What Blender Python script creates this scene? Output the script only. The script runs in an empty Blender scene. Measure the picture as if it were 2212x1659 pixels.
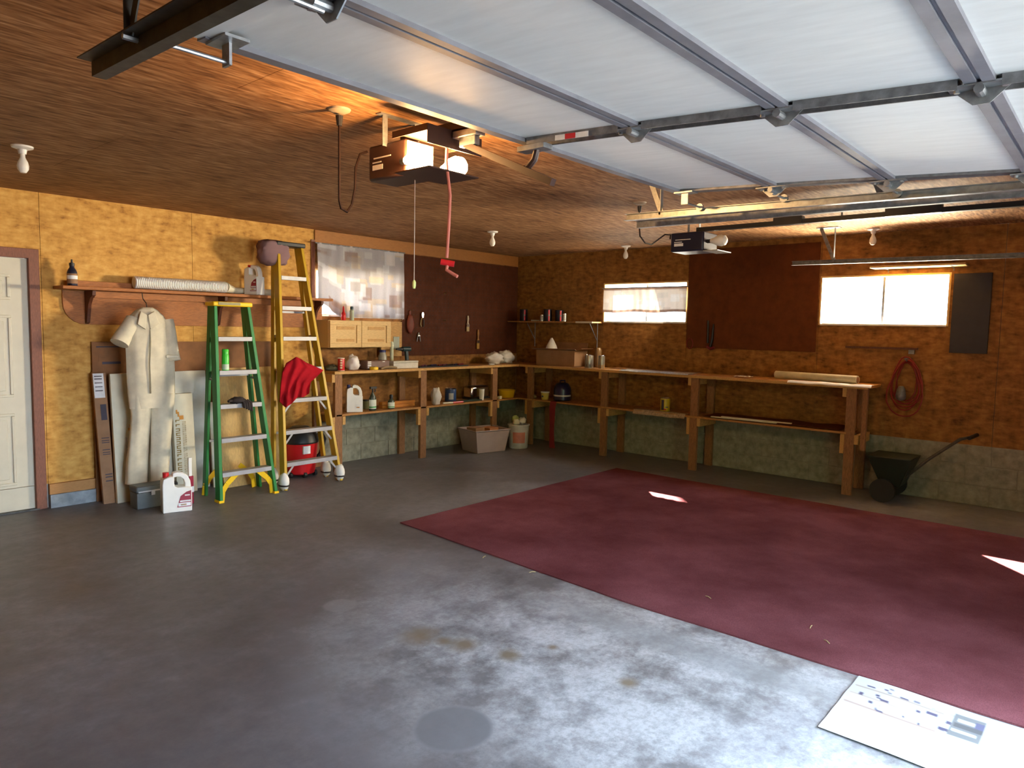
import bpy, math, random
from mathutils import Vector, Matrix, noise
R_ = math.radians
random.seed(7)
scn = bpy.context.scene
col = scn.collection
# ------------------------------------------------------------------ camera
FPX, YAW, PITCH, ROLL = 1520.7, R_(48.802), R_(-4.595), R_(1.088)
CAM = Vector((-7.652, -6.628, 1.558))
fw = Vector((math.sin(YAW)*math.cos(PITCH), math.cos(YAW)*math.cos(PITCH), math.sin(PITCH)))
rt0 = Vector((math.cos(YAW), -math.sin(YAW), 0)); up0 = rt0.cross(fw)
RT = rt0*math.cos(ROLL)+up0*math.sin(ROLL); UP = -rt0*math.sin(ROLL)+up0*math.cos(ROLL)
cd = bpy.data.cameras.new('camera'); cam = bpy.data.objects.new('camera', cd); col.objects.link(cam)
cd.sensor_fit = 'HORIZONTAL'; cd.sensor_width = 36; cd.lens = FPX*36/2212; cd.clip_start = .02; cd.clip_end = 300
cam.matrix_world = Matrix(((RT.x, UP.x, -fw.x, CAM.x), (RT.y, UP.y, -fw.y, CAM.y), (RT.z, UP.z, -fw.z, CAM.z), (0, 0, 0, 1)))
scn.camera = cam
def pix(ax, val, x, y):                      # direction of a photo pixel met with the plane axis=val
    d = fw+RT*((x-1106)/FPX)-UP*((y-829.5)/FPX)
    return CAM+d*((val-CAM[ax])/d[ax])
def BK(x, y, Y=0.): return pix(1, Y, x, y)
def RW(x, y, X=0.): return pix(0, X, x, y)
def FL(x, y, Z=0.): return pix(2, Z, x, y)
# ------------------------------------------------------------------ world, sun, exposure
w = bpy.data.worlds.new('world'); scn.world = w; w.use_nodes = True
bg = w.node_tree.nodes['Background']; bg.inputs[0].default_value = (.67, .83, 1, 1); bg.inputs[1].default_value = 6.8
sl = bpy.data.lights.new('sun', 'SUN'); sl.energy = 90; sl.angle = R_(.53); sl.color = (1, .9, .74)
so = bpy.data.objects.new('sun', sl); col.objects.link(so)
SUN = Vector((-1.74, -1.62, -1.645)).normalized()
so.rotation_euler = SUN.to_track_quat('-Z', 'Y').to_euler(); so.location = (6, 6, 8)
# added area lamps outside the two right-wall windows, standing in for sun glare
for nm, loc, ax, spr, pw in (('fill_bare_window', (.30, -4.75, 1.89), (-.77, .63, .0), 64, 30), ('upfill_bare_window', (.34, -4.75, 1.60), (-.6, 0, .8), 110, 26), ('fill_valanced_window', (.30, -2.07, 1.85), (-.55, .8, -.25), 130, 15)):
    al = bpy.data.lights.new(nm, 'AREA'); al.shape = 'RECTANGLE'; al.size = 1.15; al.size_y = .45; al.energy = pw; al.color = (1, .84, .58); al.spread = R_(spr)
    ao = bpy.data.objects.new(nm, al); col.objects.link(ao); ao.location = loc
    ao.rotation_euler = Vector(ax).to_track_quat('-Z', 'Y').to_euler()
vs = scn.view_settings; vs.view_transform = 'Standard'; vs.look = 'None'; vs.exposure = 1.6; vs.gamma = 1; vs.use_curve_mapping = False
scn.cycles.use_denoising = True; scn.cycles.max_bounces = 10; scn.cycles.diffuse_bounces = 6; scn.cycles.sample_clamp_indirect = 6
scn.cycles.caustics_reflective = False; scn.cycles.caustics_refractive = False
# ------------------------------------------------------------------ materials
def nmat(name):
    m = bpy.data.materials.new(name); m.use_nodes = True
    return m, m.node_tree, m.node_tree.nodes['Principled BSDF']
def N(nt, t, **k):
    n = nt.nodes.new(t)
    for a, b in k.items(): setattr(n, a, b)
    return n
def c4(c): return (c[0], c[1], c[2], 1)
def texn(nt, scale=(1, 1, 1), rot=(0, 0, 0), ns=5., det=4., rough=.6, kind='NOISE'):
    tc = N(nt, 'ShaderNodeTexCoord'); mp = N(nt, 'ShaderNodeMapping')
    mp.inputs['Scale'].default_value = scale; mp.inputs['Rotation'].default_value = rot
    nt.links.new(tc.outputs['Object'], mp.inputs[0])
    if kind == 'NOISE':
        t = N(nt, 'ShaderNodeTexNoise'); t.inputs['Scale'].default_value = ns; t.inputs['Detail'].default_value = det; t.inputs['Roughness'].default_value = rough
    else:
        t = N(nt, 'ShaderNodeTexVoronoi'); t.inputs['Scale'].default_value = ns
    nt.links.new(mp.outputs[0], t.inputs['Vector'])
    return t
def ramp(nt, src, stops):
    r = N(nt, 'ShaderNodeValToRGB'); e = r.color_ramp.elements
    while len(e) < len(stops): e.new(.5)
    for i, (p, c) in enumerate(stops): e[i].position = p; e[i].color = c4(c) if len(c) == 3 else c
    nt.links.new(src, r.inputs[0]); return r
def mixc(nt, fac, a, b, mode='MIX'):
    m = N(nt, 'ShaderNodeMix', data_type='RGBA', blend_type=mode)
    for s, v in ((m.inputs[0], fac), (m.inputs[6], a), (m.inputs[7], b)):
        if hasattr(v, 'is_linked') or hasattr(v, 'links'): nt.links.new(v, s)
        else: s.default_value = v if isinstance(v, (int, float)) else c4(v)
    return m.outputs[2]
def bump(nt, b, src, st=.2, dist=.01):
    k = N(nt, 'ShaderNodeBump'); k.inputs['Strength'].default_value = st; k.inputs['Distance'].default_value = dist
    nt.links.new(src, k.inputs['Height']); nt.links.new(k.outputs[0], b.inputs['Normal'])
MATS = {}
def mat(name, c, rough=.6, metal=0., var=.12, ns=9., stretch=(1, 1, 1), bmp=0., spec=.4):
    if name in MATS: return MATS[name]
    m, nt, b = nmat(name); t = texn(nt, stretch, ns=ns)
    lo = [max(0, x*(1-var*1.6)) for x in c]; hi = [min(1, x*(1+var)) for x in c]
    nt.links.new(ramp(nt, t.outputs[0], [(.3, lo), (.7, hi)]).outputs[0], b.inputs['Base Color'])
    b.inputs['Roughness'].default_value = rough; b.inputs['Metallic'].default_value = metal; b.inputs['Specular IOR Level'].default_value = spec
    if bmp: bump(nt, b, t.outputs[0], bmp)
    MATS[name] = m; return m
def osb(name, stops, sx, rough=.7):
    m, nt, b = nmat(name)
    t1 = texn(nt, sx[0], rot=(.1, .15, .3), ns=1, det=3); t2 = texn(nt, sx[1], rot=(.5, -.4, -.7), ns=1, det=3)
    t3 = texn(nt, (1, 1, 1), ns=1.3, det=2)
    a = N(nt, 'ShaderNodeMath', operation='MULTIPLY_ADD'); nt.links.new(t1.outputs[0], a.inputs[0]); a.inputs[1].default_value = .6
    nt.links.new(t2.outputs[0], a.inputs[2])
    a2 = N(nt, 'ShaderNodeMath', operation='MULTIPLY_ADD'); nt.links.new(t3.outputs[0], a2.inputs[0]); a2.inputs[1].default_value = .4; nt.links.new(a.outputs[0], a2.inputs[2])
    d = N(nt, 'ShaderNodeMath', operation='MULTIPLY'); nt.links.new(a2.outputs[0], d.inputs[0]); d.inputs[1].default_value = .5
    r = ramp(nt, d.outputs[0], stops); nt.links.new(r.outputs[0], b.inputs['Base Color'])
    b.inputs['Roughness'].default_value = rough; b.inputs['Specular IOR Level'].default_value = .25
    bump(nt, b, d.outputs[0], .25, .006); MATS[name] = m; return m
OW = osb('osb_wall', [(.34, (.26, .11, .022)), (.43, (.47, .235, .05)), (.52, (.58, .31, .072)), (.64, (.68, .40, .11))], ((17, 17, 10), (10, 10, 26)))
OA = osb('osb_wall_dark_shaded', [(.34, (.085, .029, .007)), (.43, (.19, .078, .017)), (.52, (.26, .112, .025)), (.64, (.36, .17, .042))], ((17, 17, 10), (10, 10, 26)))  # darker, redder sheets, with the right side's weaker light also put in the colour
OC = osb('osb_ceiling', [(.34, (.055, .021, .007)), (.43, (.17, .077, .029)), (.51, (.28, .138, .056)), (.64, (.47, .28, .145))], ((6, 38, 38), (8, 55, 55)))
def floor_mat():
    m, nt, b = nmat('concrete_floor')
    t = texn(nt, ns=1.1, det=7, rough=.65); t2 = texn(nt, (1, 1, 1), ns=9, det=8, rough=.75); t3 = texn(nt, ns=.5, det=4)
    base = ramp(nt, t.outputs[0], [(.33, (.105, .097, .10)), (.5, (.165, .158, .165)), (.68, (.25, .25, .275))]).outputs[0]
    base = mixc(nt, .45, base, ramp(nt, t2.outputs[0], [(.35, (.3, .3, .3)), (.65, (1, 1, 1))]).outputs[0], 'MULTIPLY')
    # pale dried residue with its own outline: a worn drive lane in the middle of the bay
    tc = N(nt, 'ShaderNodeTexCoord')
    def blob(c, rad, soft, wob=.5, sc=(1, 1, 1)):
        mp = N(nt, 'ShaderNodeMapping'); mp.inputs['Location'].default_value = (-c[0]*sc[0], -c[1]*sc[1], 0); mp.inputs['Scale'].default_value = sc
        nt.links.new(tc.outputs['Object'], mp.inputs[0])
        ln = N(nt, 'ShaderNodeVectorMath', operation='LENGTH'); nt.links.new(mp.outputs[0], ln.inputs[0])
        ad = N(nt, 'ShaderNodeMath', operation='MULTIPLY_ADD'); nt.links.new(t2.outputs[0], ad.inputs[0]); ad.inputs[1].default_value = wob*rad; nt.links.new(ln.outputs['Value'], ad.inputs[2])
        mr = N(nt, 'ShaderNodeMapRange'); mr.inputs[1].default_value = rad*(1+wob*.5); mr.inputs[2].default_value = rad*(1+wob*.5)-soft
        nt.links.new(ad.outputs[0], mr.inputs[0]); return mr.outputs[0]
    res = blob((-4.95, -5.25), 1.25, .75, .7, (.92, .55, 1)); t4 = texn(nt, ns=30, det=6, rough=.8); t5 = texn(nt, ns=2.6, det=9, rough=.72)
    rn0 = ramp(nt, t5.outputs[0], [(.40, (.12, .12, .12)), (.56, (1, 1, 1))]); rn = N(nt, 'ShaderNodeMix', data_type='RGBA', blend_type='MULTIPLY'); rn.inputs[0].default_value = .55; nt.links.new(rn0.outputs[0], rn.inputs[6]); nt.links.new(ramp(nt, t4.outputs[0], [(.40, (.25, .25, .25)), (.56, (1, 1, 1))]).outputs[0], rn.inputs[7])
    mu = N(nt, 'ShaderNodeMath', operation='MULTIPLY'); nt.links.new(res, mu.inputs[0]); nt.links.new(rn.outputs[2], mu.inputs[1])
    mu2 = N(nt, 'ShaderNodeMath', operation='MULTIPLY'); nt.links.new(mu.outputs[0], mu2.inputs[0]); mu2.inputs[1].default_value = .95
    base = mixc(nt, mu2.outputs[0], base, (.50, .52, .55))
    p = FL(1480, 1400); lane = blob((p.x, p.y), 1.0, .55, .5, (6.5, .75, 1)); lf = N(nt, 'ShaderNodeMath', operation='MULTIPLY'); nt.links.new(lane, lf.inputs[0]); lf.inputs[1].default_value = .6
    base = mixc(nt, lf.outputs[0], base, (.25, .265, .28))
    for (x, y, r_) in ((905, 1372, .13), (1000, 1392, .10), (1100, 1415, .08), (1195, 1398, .035), (1355, 1475, .06), (960, 1385, .06), (1560, 1210, .0)):
        p = FL(x, y)
        if r_: base = mixc(nt, blob((p.x, p.y), r_, r_*.8, 1.3), base, (.20, .165, .12))
    p = FL(980, 1572); ring = blob((p.x, p.y), .158, .02, .12); rim = blob((p.x, p.y), .172, .03, .25); base = mixc(nt, rim, base, (.24, .25, .27)); base = mixc(nt, .0, base, (.2, .2, .2))
    fr = N(nt, 'ShaderNodeMath', operation='MULTIPLY'); nt.links.new(ring, fr.inputs[0]); fr.inputs[1].default_value = .8
    base = mixc(nt, fr.outputs[0], base, (.165, .17, .185))
    p = FL(735, 1308); ring = blob((p.x, p.y), .10, .02, .25)
    fr = N(nt, 'ShaderNodeMath', operation='MULTIPLY'); nt.links.new(ring, fr.inputs[0]); fr.inputs[1].default_value = .35
    base = mixc(nt, fr.outputs[0], base, (.3, .3, .31))
    painted_shade = blob((-7.2, -4.6), 1.7, 1.3, .5, (1, .8, 1)); gf = N(nt, 'ShaderNodeMath', operation='MULTIPLY'); nt.links.new(painted_shade, gf.inputs[0]); gf.inputs[1].default_value = .75  # dimmer daylight at the near left, painted into the floor colour
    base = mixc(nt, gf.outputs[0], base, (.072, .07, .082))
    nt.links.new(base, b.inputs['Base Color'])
    nt.links.new(ramp(nt, t.outputs[0], [(.3, (.34, .34, .34)), (.7, (.6, .6, .6))]).outputs[0], b.inputs['Roughness'])
    b.inputs['Specular IOR Level'].default_value = .45; bump(nt, b, t2.outputs[0], .12, .004)
    MATS['concrete_floor'] = m; return m
def carpet_mat():
    m, nt, b = nmat('maroon_carpet'); t = texn(nt, ns=240, det=2); t2 = texn(nt, ns=1.6, det=5)
    a = ramp(nt, t2.outputs[0], [(.35, (.145, .045, .052)), (.65, (.235, .085, .10))]).outputs[0]
    nt.links.new(mixc(nt, .6, a, ramp(nt, t.outputs[0], [(.3, (.45, .45, .45)), (.7, (1, 1, 1))]).outputs[0], 'MULTIPLY'), b.inputs['Base Color'])
    b.inputs['Roughness'].default_value = .95; b.inputs['Specular IOR Level'].default_value = .0; b.inputs['Sheen Weight'].default_value = .0
    bump(nt, b, t.outputs[0], .5, .006); return m
def glass_mat():
    m, nt, b = nmat('window_glass'); nt.nodes.remove(b); o = nt.nodes['Material Output']
    t = N(nt, 'ShaderNodeBsdfTransparent'); g = N(nt, 'ShaderNodeBsdfGlossy'); g.inputs['Roughness'].default_value = .03
    x = N(nt, 'ShaderNodeMixShader'); x.inputs[0].default_value = .05
    nt.links.new(t.outputs[0], x.inputs[1]); nt.links.new(g.outputs[0], x.inputs[2]); nt.links.new(x.outputs[0], o.inputs[0]); return m
def cloth_print(name, trans=.5, attr=True, c=(.7, .7, .7)):
    m, nt, b = nmat(name); nt.nodes.remove(b); o = nt.nodes['Material Output']
    d = N(nt, 'ShaderNodeBsdfDiffuse'); t = N(nt, 'ShaderNodeBsdfTranslucent'); x = N(nt, 'ShaderNodeMixShader'); x.inputs[0].default_value = trans
    if attr:
        a = N(nt, 'ShaderNodeAttribute', attribute_name='Col'); tn = texn(nt, (30, 30, 30), ns=4)
        cc = mixc(nt, .25, a.outputs[0], ramp(nt, tn.outputs[0], [(.3, (.5, .5, .5)), (.7, (1, 1, 1))]).outputs[0], 'MULTIPLY')
        nt.links.new(cc, d.inputs[0]); nt.links.new(cc, t.inputs[0])
    else: d.inputs[0].default_value = c4(c); t.inputs[0].default_value = c4(c)
    nt.links.new(d.outputs[0], x.inputs[1]); nt.links.new(t.outputs[0], x.inputs[2]); nt.links.new(x.outputs[0], o.inputs[0]); return m
def print_mat(name, rough=.7):
    m, nt, b = nmat(name); a = N(nt, 'ShaderNodeAttribute', attribute_name='Col'); tn = texn(nt, ns=12)
    nt.links.new(mixc(nt, .2, a.outputs[0], ramp(nt, tn.outputs[0], [(.3, (.7, .7, .7)), (.7, (1, 1, 1))]).outputs[0], 'MULTIPLY'), b.inputs['Base Color'])
    b.inputs['Roughness'].default_value = rough; return m
def emis(name, c, s):
    m, nt, b = nmat(name); b.inputs['Base Color'].default_value = c4(c); b.inputs['Emission Color'].default_value = c4(c); b.inputs['Emission Strength'].default_value = s; return m
FLOOR = floor_mat(); CARPET = carpet_mat(); GLASS = glass_mat(); PRINT = print_mat('printed_card'); PAPER = print_mat('newsprint', .8)
CURT = cloth_print('curtain_cloth', .10); VAL = cloth_print('valance_cloth', .045)
BLOCK = mat('painted_block', (.27, .265, .20), .8, var=.22, ns=14, bmp=.3)
MORT = mat('mortar', (.27, .26, .20), .9)
CURB = mat('curb_concrete', (.27, .31, .34), .8, var=.2, ns=12, bmp=.2)
PLATE = mat('sill_plate_wood', (.42, .21, .07), .7, stretch=(3, 30, 30))
WHITED = mat('door_paint', (.58, .54, .42), .45, var=.03)
TRIM = mat('stained_trim', (.21, .075, .04), .55, stretch=(20, 20, 3), var=.2)
SHELFW = mat('stained_shelf_wood', (.36, .125, .028), .6, stretch=(3, 30, 30), var=.25)
DARKW = mat('dark_stained_wood', (.10, .030, .012), .55, stretch=(20, 20, 3), var=.25)
PINE = mat('pine', (.62, .40, .15), .55, stretch=(3, 25, 25), var=.12)
BENCH = mat('bench_lumber', (.40, .19, .055), .65, stretch=(4, 4, 20), var=.25, ns=7)
BENCHL = mat('bench_lumber_pale', (.52, .29, .09), .65, stretch=(4, 20, 20), var=.2, ns=7)
POSTW = mat('bench_post_lumber', (.27, .125, .05), .7, stretch=(22, 22, 3), var=.25)
PEG = mat('dark_hardboard', (.085, .024, .009), .75, var=.15, spec=.15)
HARD = mat('brown_hardboard', (.12, .034, .010), .75, var=.15, spec=.15)
SLATE = mat('dark_slate_panel', (.030, .026, .030), .6)
GALV = mat('galvanized', (.36, .38, .40), .42, .8, var=.2, ns=25)
GALVD = mat('galvanized_worn', (.20, .205, .22), .5, .6, var=.25, ns=25)
STEELD = mat('dark_oiled_steel', (.075, .07, .062), .45, .6, var=.25, ns=20)
DOORW = mat('overhead_door_skin', (.72, .745, .74), .55, var=.04, ns=5, stretch=(6, 1, 1))
SEAM = mat('door_seam_grey', (.22, .225, .26), .5, .2)
BLACKP = mat('black_plastic', (.016, .016, .018), .45)
NAVYP = mat('navy_black_plastic', (.012, .014, .035), .35)
MAROP = mat('dark_maroon_plastic', (.05, .022, .016), .45)
WHITEP = mat('white_plastic', (.78, .77, .72), .35, var=.03)
CREAM = mat('cream_plastic', (.68, .64, .48), .4, var=.04)
ALU = mat('aluminium', (.36, .36, .38), .5, .35, var=.08)
GREENF = mat('green_fibreglass', (.02, .20, .05), .42, var=.1)
YELF = mat('yellow_fibreglass', (.50, .31, .015), .42, var=.1)
YELP = mat('yellow_plastic', (.80, .50, .01), .4, var=.05)
RED = mat('red_plastic', (.55, .012, .015), .35, var=.06)
REDC = mat('red_cotton', (.34, .008, .016), .9, var=.2, ns=6, spec=.1)
MAROL = mat('maroon_print', (.30, .015, .04), .4)
CARD = mat('cardboard', (.30, .165, .085), .8, var=.1)
CARDD = mat('cardboard_dark', (.24, .105, .04), .8, var=.14)
CREAMB = mat('cream_box_card', (.66, .62, .47), .6, var=.05)
CANV = mat('cream_canvas', (.62, .56, .42), .9, var=.16, ns=5, spec=.1, bmp=.15)
CHROME = mat('chrome', (.75, .72, .70), .16, 1., var=.03)
PORC = mat('porcelain', (.72, .70, .66), .3, var=.02)
BULBW = mat('frosted_bulb_glass', (.80, .78, .72), .3, var=.02)
INK = mat('dark_ink', (.04, .03, .05), .6)
INKW = mat('white_ink', (.75, .75, .75), .6)
INKO = mat('orange_ink', (.60, .25, .03), .6)
TOOLBX = mat('grey_metal_toolbox', (.10, .11, .11), .4, .3)
BAGW = mat('white_plastic_bag', (.72, .69, .66), .4, var=.06)
BAGM = cloth_print('mauve_plastic_bag', .2, False, (.27, .17, .18))
TOTE = mat('smoky_tote_plastic', (.40, .31, .29), .4, var=.05)
GREENP = mat('bright_green_paint', (.05, .55, .04), .35)
TEAL = mat('teal_black_plastic', (.02, .045, .055), .4)
BLUE = mat('blue_label', (.03, .07, .20), .35)
NAVY = mat('dark_navy_plastic', (.015, .014, .06), .3)
CHAIN = mat('pull_chain', (.45, .33, .24), .5, .3)
CORDR = mat('red_rubber_cord', (.24, .02, .012), .5)
CORDB = mat('dark_power_cord', (.018, .009, .007), .7, spec=.1)
ROPE = mat('orange_red_rope', (.55, .17, .12), .8)
LEATH = mat('red_brown_leather', (.16, .03, .012), .6)
BRASS = mat('brass', (.70, .58, .25), .3, 1.)
GRND = mat('outside_ground', (.66, .60, .48), .9, var=.2, ns=1)
DRIVE = mat('driveway_concrete', (.17, .17, .17), .85, var=.1, ns=2)
SIDING = mat('outside_siding', (.5, .5, .48), .8)
DGREEN = mat('dark_green_enamel', (.012, .018, .014), .5, .2)
# ------------------------------------------------------------------ mesh helpers
ORG = {}
class MB:
    def __init__(s, M=None): s.v = []; s.f = []; s.M = M; s.c = None
    def add(s, vs, fs):
        b = len(s.v)
        for p in vs:
            p = Vector(p); s.v.append(s.M @ p if s.M else p)
        s.f += [[b+i for i in f] for f in fs]; return s
    def box(s, x0, x1, y0, y1, z0, z1):
        x0, x1 = sorted((x0, x1)); y0, y1 = sorted((y0, y1)); z0, z1 = sorted((z0, z1))
        return s.add([(x0,y0,z0),(x1,y0,z0),(x1,y1,z0),(x0,y1,z0),(x0,y0,z1),(x1,y0,z1),(x1,y1,z1),(x0,y1,z1)],
                     [(0,3,2,1),(4,5,6,7),(0,1,5,4),(1,2,6,5),(2,3,7,6),(3,0,4,7)])
    def beam(s, a, b, wd, h, up=(0, 0, 1), w2=None, h2=None):
        a, b = Vector(a), Vector(b); d = (b-a).normalized(); u = Vector(up)
        x = d.cross(u).normalized(); y = x.cross(d).normalized(); w2 = w2 or wd; h2 = h2 or h
        vs = [a+x*(i*wd/2)+y*(j*h/2) for i, j in ((-1,-1),(1,-1),(1,1),(-1,1))]+[b+x*(i*w2/2)+y*(j*h2/2) for i, j in ((-1,-1),(1,-1),(1,1),(-1,1))]
        return s.add(vs, [(0,3,2,1),(4,5,6,7),(0,1,5,4),(1,2,6,5),(2,3,7,6),(3,0,4,7)])
    def cyl(s, a, b, r, r2=None, n=14):
        a, b = Vector(a), Vector(b); d = (b-a).normalized(); r2 = r if r2 is None else r2
        x = d.orthogonal().normalized(); y = d.cross(x); vs = []
        for q, rr in ((a, r), (b, r2)): vs += [q+(x*math.cos(k*math.tau/n)+y*math.sin(k*math.tau/n))*rr for k in range(n)]
        return s.add(vs, [(k, (k+1) % n, n+(k+1) % n, n+k) for k in range(n)]+[list(range(n))[::-1], list(range(n, 2*n))])
    def lathe(s, prof, c=(0, 0, 0), n=18, sx=1, sy=1):
        c = Vector(c); vs = []
        for r, z in prof: vs += [c+Vector((math.cos(k*math.tau/n)*max(r, 1e-4)*sx, math.sin(k*math.tau/n)*max(r, 1e-4)*sy, z)) for k in range(n)]
        m = len(prof); fs = [(i*n+k, i*n+(k+1) % n, (i+1)*n+(k+1) % n, (i+1)*n+k) for i in range(m-1) for k in range(n)]
        return s.add(vs, fs+[list(range(n))[::-1], list(range((m-1)*n, m*n))])
    def tube(s, pts, r, n=8):
        pts = [Vector(p) for p in pts]; vs = []; prev = None
        for i, p in enumerate(pts):
            d = (pts[min(i+1, len(pts)-1)]-pts[max(i-1, 0)]).normalized()
            x = d.orthogonal().normalized() if prev is None else (prev-d*prev.dot(d)).normalized()
            prev = x; y = d.cross(x); rr = r[i] if isinstance(r, (list, tuple)) else r
            vs += [p+(x*math.cos(k*math.tau/n)+y*math.sin(k*math.tau/n))*rr for k in range(n)]
        m = len(pts); fs = [(i*n+k, i*n+(k+1) % n, (i+1)*n+(k+1) % n, (i+1)*n+k) for i in range(m-1) for k in range(n)]
        return s.add(vs, fs+[list(range(n))[::-1], list(range((m-1)*n, m*n))])
    def prism(s, poly, o, u, v, t):
        o, u, v, t = Vector(o), Vector(u), Vector(v), Vector(t); n = len(poly)
        vs = [o+u*a+v*b for a, b in poly]; vs += [q+t for q in vs]
        return s.add(vs, [(k, (k+1) % n, n+(k+1) % n, n+k) for k in range(n)]+[list(range(n))[::-1], list(range(n, 2*n))])
    def ell(s, c, rx, ry, rz, n=14, m=8, f=None):
        c = Vector(c); vs = []
        for i in range(m+1):
            a = math.pi*i/m
            for k in range(n):
                t = k*math.tau/n; d = Vector((math.sin(a)*math.cos(t), math.sin(a)*math.sin(t), -math.cos(a)))
                q = f(d) if f else 1.
                vs.append(c+Vector((d.x*rx*q, d.y*ry*q, d.z*rz*q)))
        return s.add(vs, [(i*n+k, i*n+(k+1) % n, (i+1)*n+(k+1) % n, (i+1)*n+k) for i in range(m) for k in range(n)])
    def rings(s, rs):                       # rs: list of equal-length point rings, capped
        n = len(rs[0]); vs = [p for r in rs for p in r]
        return s.add(vs, [(i*n+k, i*n+(k+1) % n, (i+1)*n+(k+1) % n, (i+1)*n+k) for i in range(len(rs)-1) for k in range(n)]+[list(range(n))[::-1], list(range((len(rs)-1)*n, len(rs)*n))])
    def grid(s, fn, nu, nv, thick=None, colf=None):
        vs = []; cs = []
        for j in range(nv+1):
            for i in range(nu+1):
                vs.append(Vector(fn(i/nu, j/nv)))
                if colf: cs.append(colf(i/nu, j/nv))
        W = nu+1; fs = [(j*W+i, j*W+i+1, (j+1)*W+i+1, (j+1)*W+i) for j in range(nv) for i in range(nu)]
        if thick:
            t = Vector(thick); n0 = len(vs); vs += [p+t for p in vs]; fs2 = [tuple(n0+k for k in f[::-1]) for f in fs]
            edge = [i for i in range(W)]+[j*W+nu for j in range(1, nv+1)]+[nv*W+i for i in range(nu-1, -1, -1)]+[j*W for j in range(nv-1, 0, -1)]
            fs2 += [(edge[(k+1) % len(edge)], edge[k], n0+edge[k], n0+edge[(k+1) % len(edge)]) for k in range(len(edge))]
            fs = fs+fs2; cs = cs+cs
        if colf: s.c = (s.c or [])+cs
        return s.add(vs, fs)
    def build(s, name, m, parent=None, smooth=35, bevel=0., org=None):
        lo = [min(p[i] for p in s.v) for i in range(3)]; hi = [max(p[i] for p in s.v) for i in range(3)]
        if parent: o = ORG[parent.name]
        else: o = Vector(org) if org is not None else Vector(((lo[0]+hi[0])/2, (lo[1]+hi[1])/2, lo[2]))
        me = bpy.data.meshes.new(name); me.from_pydata([tuple(p-o) for p in s.v], [], s.f); me.validate(); me.update()
        if s.c and len(s.c) == len(me.vertices):
            at = me.color_attributes.new('Col', 'FLOAT_COLOR', 'POINT')
            for i, c in enumerate(s.c): at.data[i].color = c4(c)
        me.materials.append(m)
        import bmesh
        bm = bmesh.new(); bm.from_mesh(me); bmesh.ops.recalc_face_normals(bm, faces=bm.faces); bm.to_mesh(me); bm.free()
        if smooth:
            me.shade_smooth(); me.set_sharp_from_angle(angle=R_(smooth))
        ob = bpy.data.objects.new(name, me); col.objects.link(ob)
        if parent: ob.parent = parent
        else: ob.location = o
        ORG[ob.name] = o
        if bevel:
            b = ob.modifiers.new('bevel', 'BEVEL'); b.width = bevel; b.segments = 2; b.limit_method = 'ANGLE'; b.angle_limit = R_(40)
        return ob
def thing(name, label, cat, loc, group=None):
    o = bpy.data.objects.new(name, None); col.objects.link(o); o.location = loc; o.empty_display_size = .05
    ORG[o.name] = Vector(loc); return tag(o, label, cat, group)
def tag(o, label, cat, group=None):
    o['label'] = label; o['category'] = cat
    if group: o['group'] = group
    return o
def struct(o): o['kind'] = 'structure'; return o
def crumple(seed, amp, fr):
    return lambda d: 1+amp*noise.noise(Vector((d.x*fr+seed, d.y*fr, d.z*fr)))+amp*.5*noise.noise(Vector((d.x*fr*2.3, d.y*fr*2.3+seed, d.z*fr*2.3)))
# ------------------------------------------------------------------ shell
H = 2.56; XL = -9.0; YF = -7.15; T = .14
WZ0, WZ1 = 1.645, 2.147
WINB = (-3.33, -2.14); WIN1 = (-2.663, -1.474); WIN2 = (-5.335, -4.165)
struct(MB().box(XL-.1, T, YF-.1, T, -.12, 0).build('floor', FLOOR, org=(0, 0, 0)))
struct(MB().box(-30, 30, YF-25, YF-.1, -.14, -.03).build('ground', DRIVE, org=(0, 0, 0)))
struct(MB().box(T, 30, YF-.1, 30, -.14, -.03).box(-30, T, T, 30, -.14, -.03).build('ground_side', GRND, org=(0, 0, 0)))
# ceiling core with OSB sheets
ceil = struct(MB().box(XL-.3, T+.3, YF-.4, T+1.15, H+.012, H+.1).build('ceiling', OC, org=(0, 0, H)))
k = 0; y = 0.
while y > YF+.01:
    y1 = max(y-1.22, YF); x = 0. if k % 2 == 0 else 1.22
    while x > XL:
        a, b = max(x-2.44, XL), min(x, 0.)
        if b-a > .05: MB().box(a+.0012, b-.0012, y1+.0012, y-.0012, H, H+.011).build('osb_sheet', OC, ceil, smooth=0)
        x -= 2.44
    y = y1; k += 1
def sheets(parent, axis, plane, th, a0, a1, z0, z1, seams, holes, m):
    br = [a0]+[q for q in seams if a0 < q < a1]+[a1]
    for p, q in zip(br, br[1:]):
        g = .0015; mb = MB(); p2, q2 = p+g, q-g
        cut = [h for h in holes if h[0] < q2 and h[1] > p2]
        rects = []
        if not cut: rects.append((p2, q2, z0, z1))
        else:
            h = cut[0]; l, r = max(p2, h[0]), min(q2, h[1])
            if l > p2: rects.append((p2, l, z0, z1))
            if r < q2: rects.append((r, q2, z0, z1))
            rects += [(l, r, z0, h[2]), (l, r, h[3], z1)]
        for (u0, u1, v0, v1) in rects:
            if axis == 'x': mb.box(u0, u1, plane, plane+th, v0, v1)
            else: mb.box(plane, plane+th, u0, u1, v0, v1)
        mb.build('osb_sheet', m, parent, smooth=0)
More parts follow.
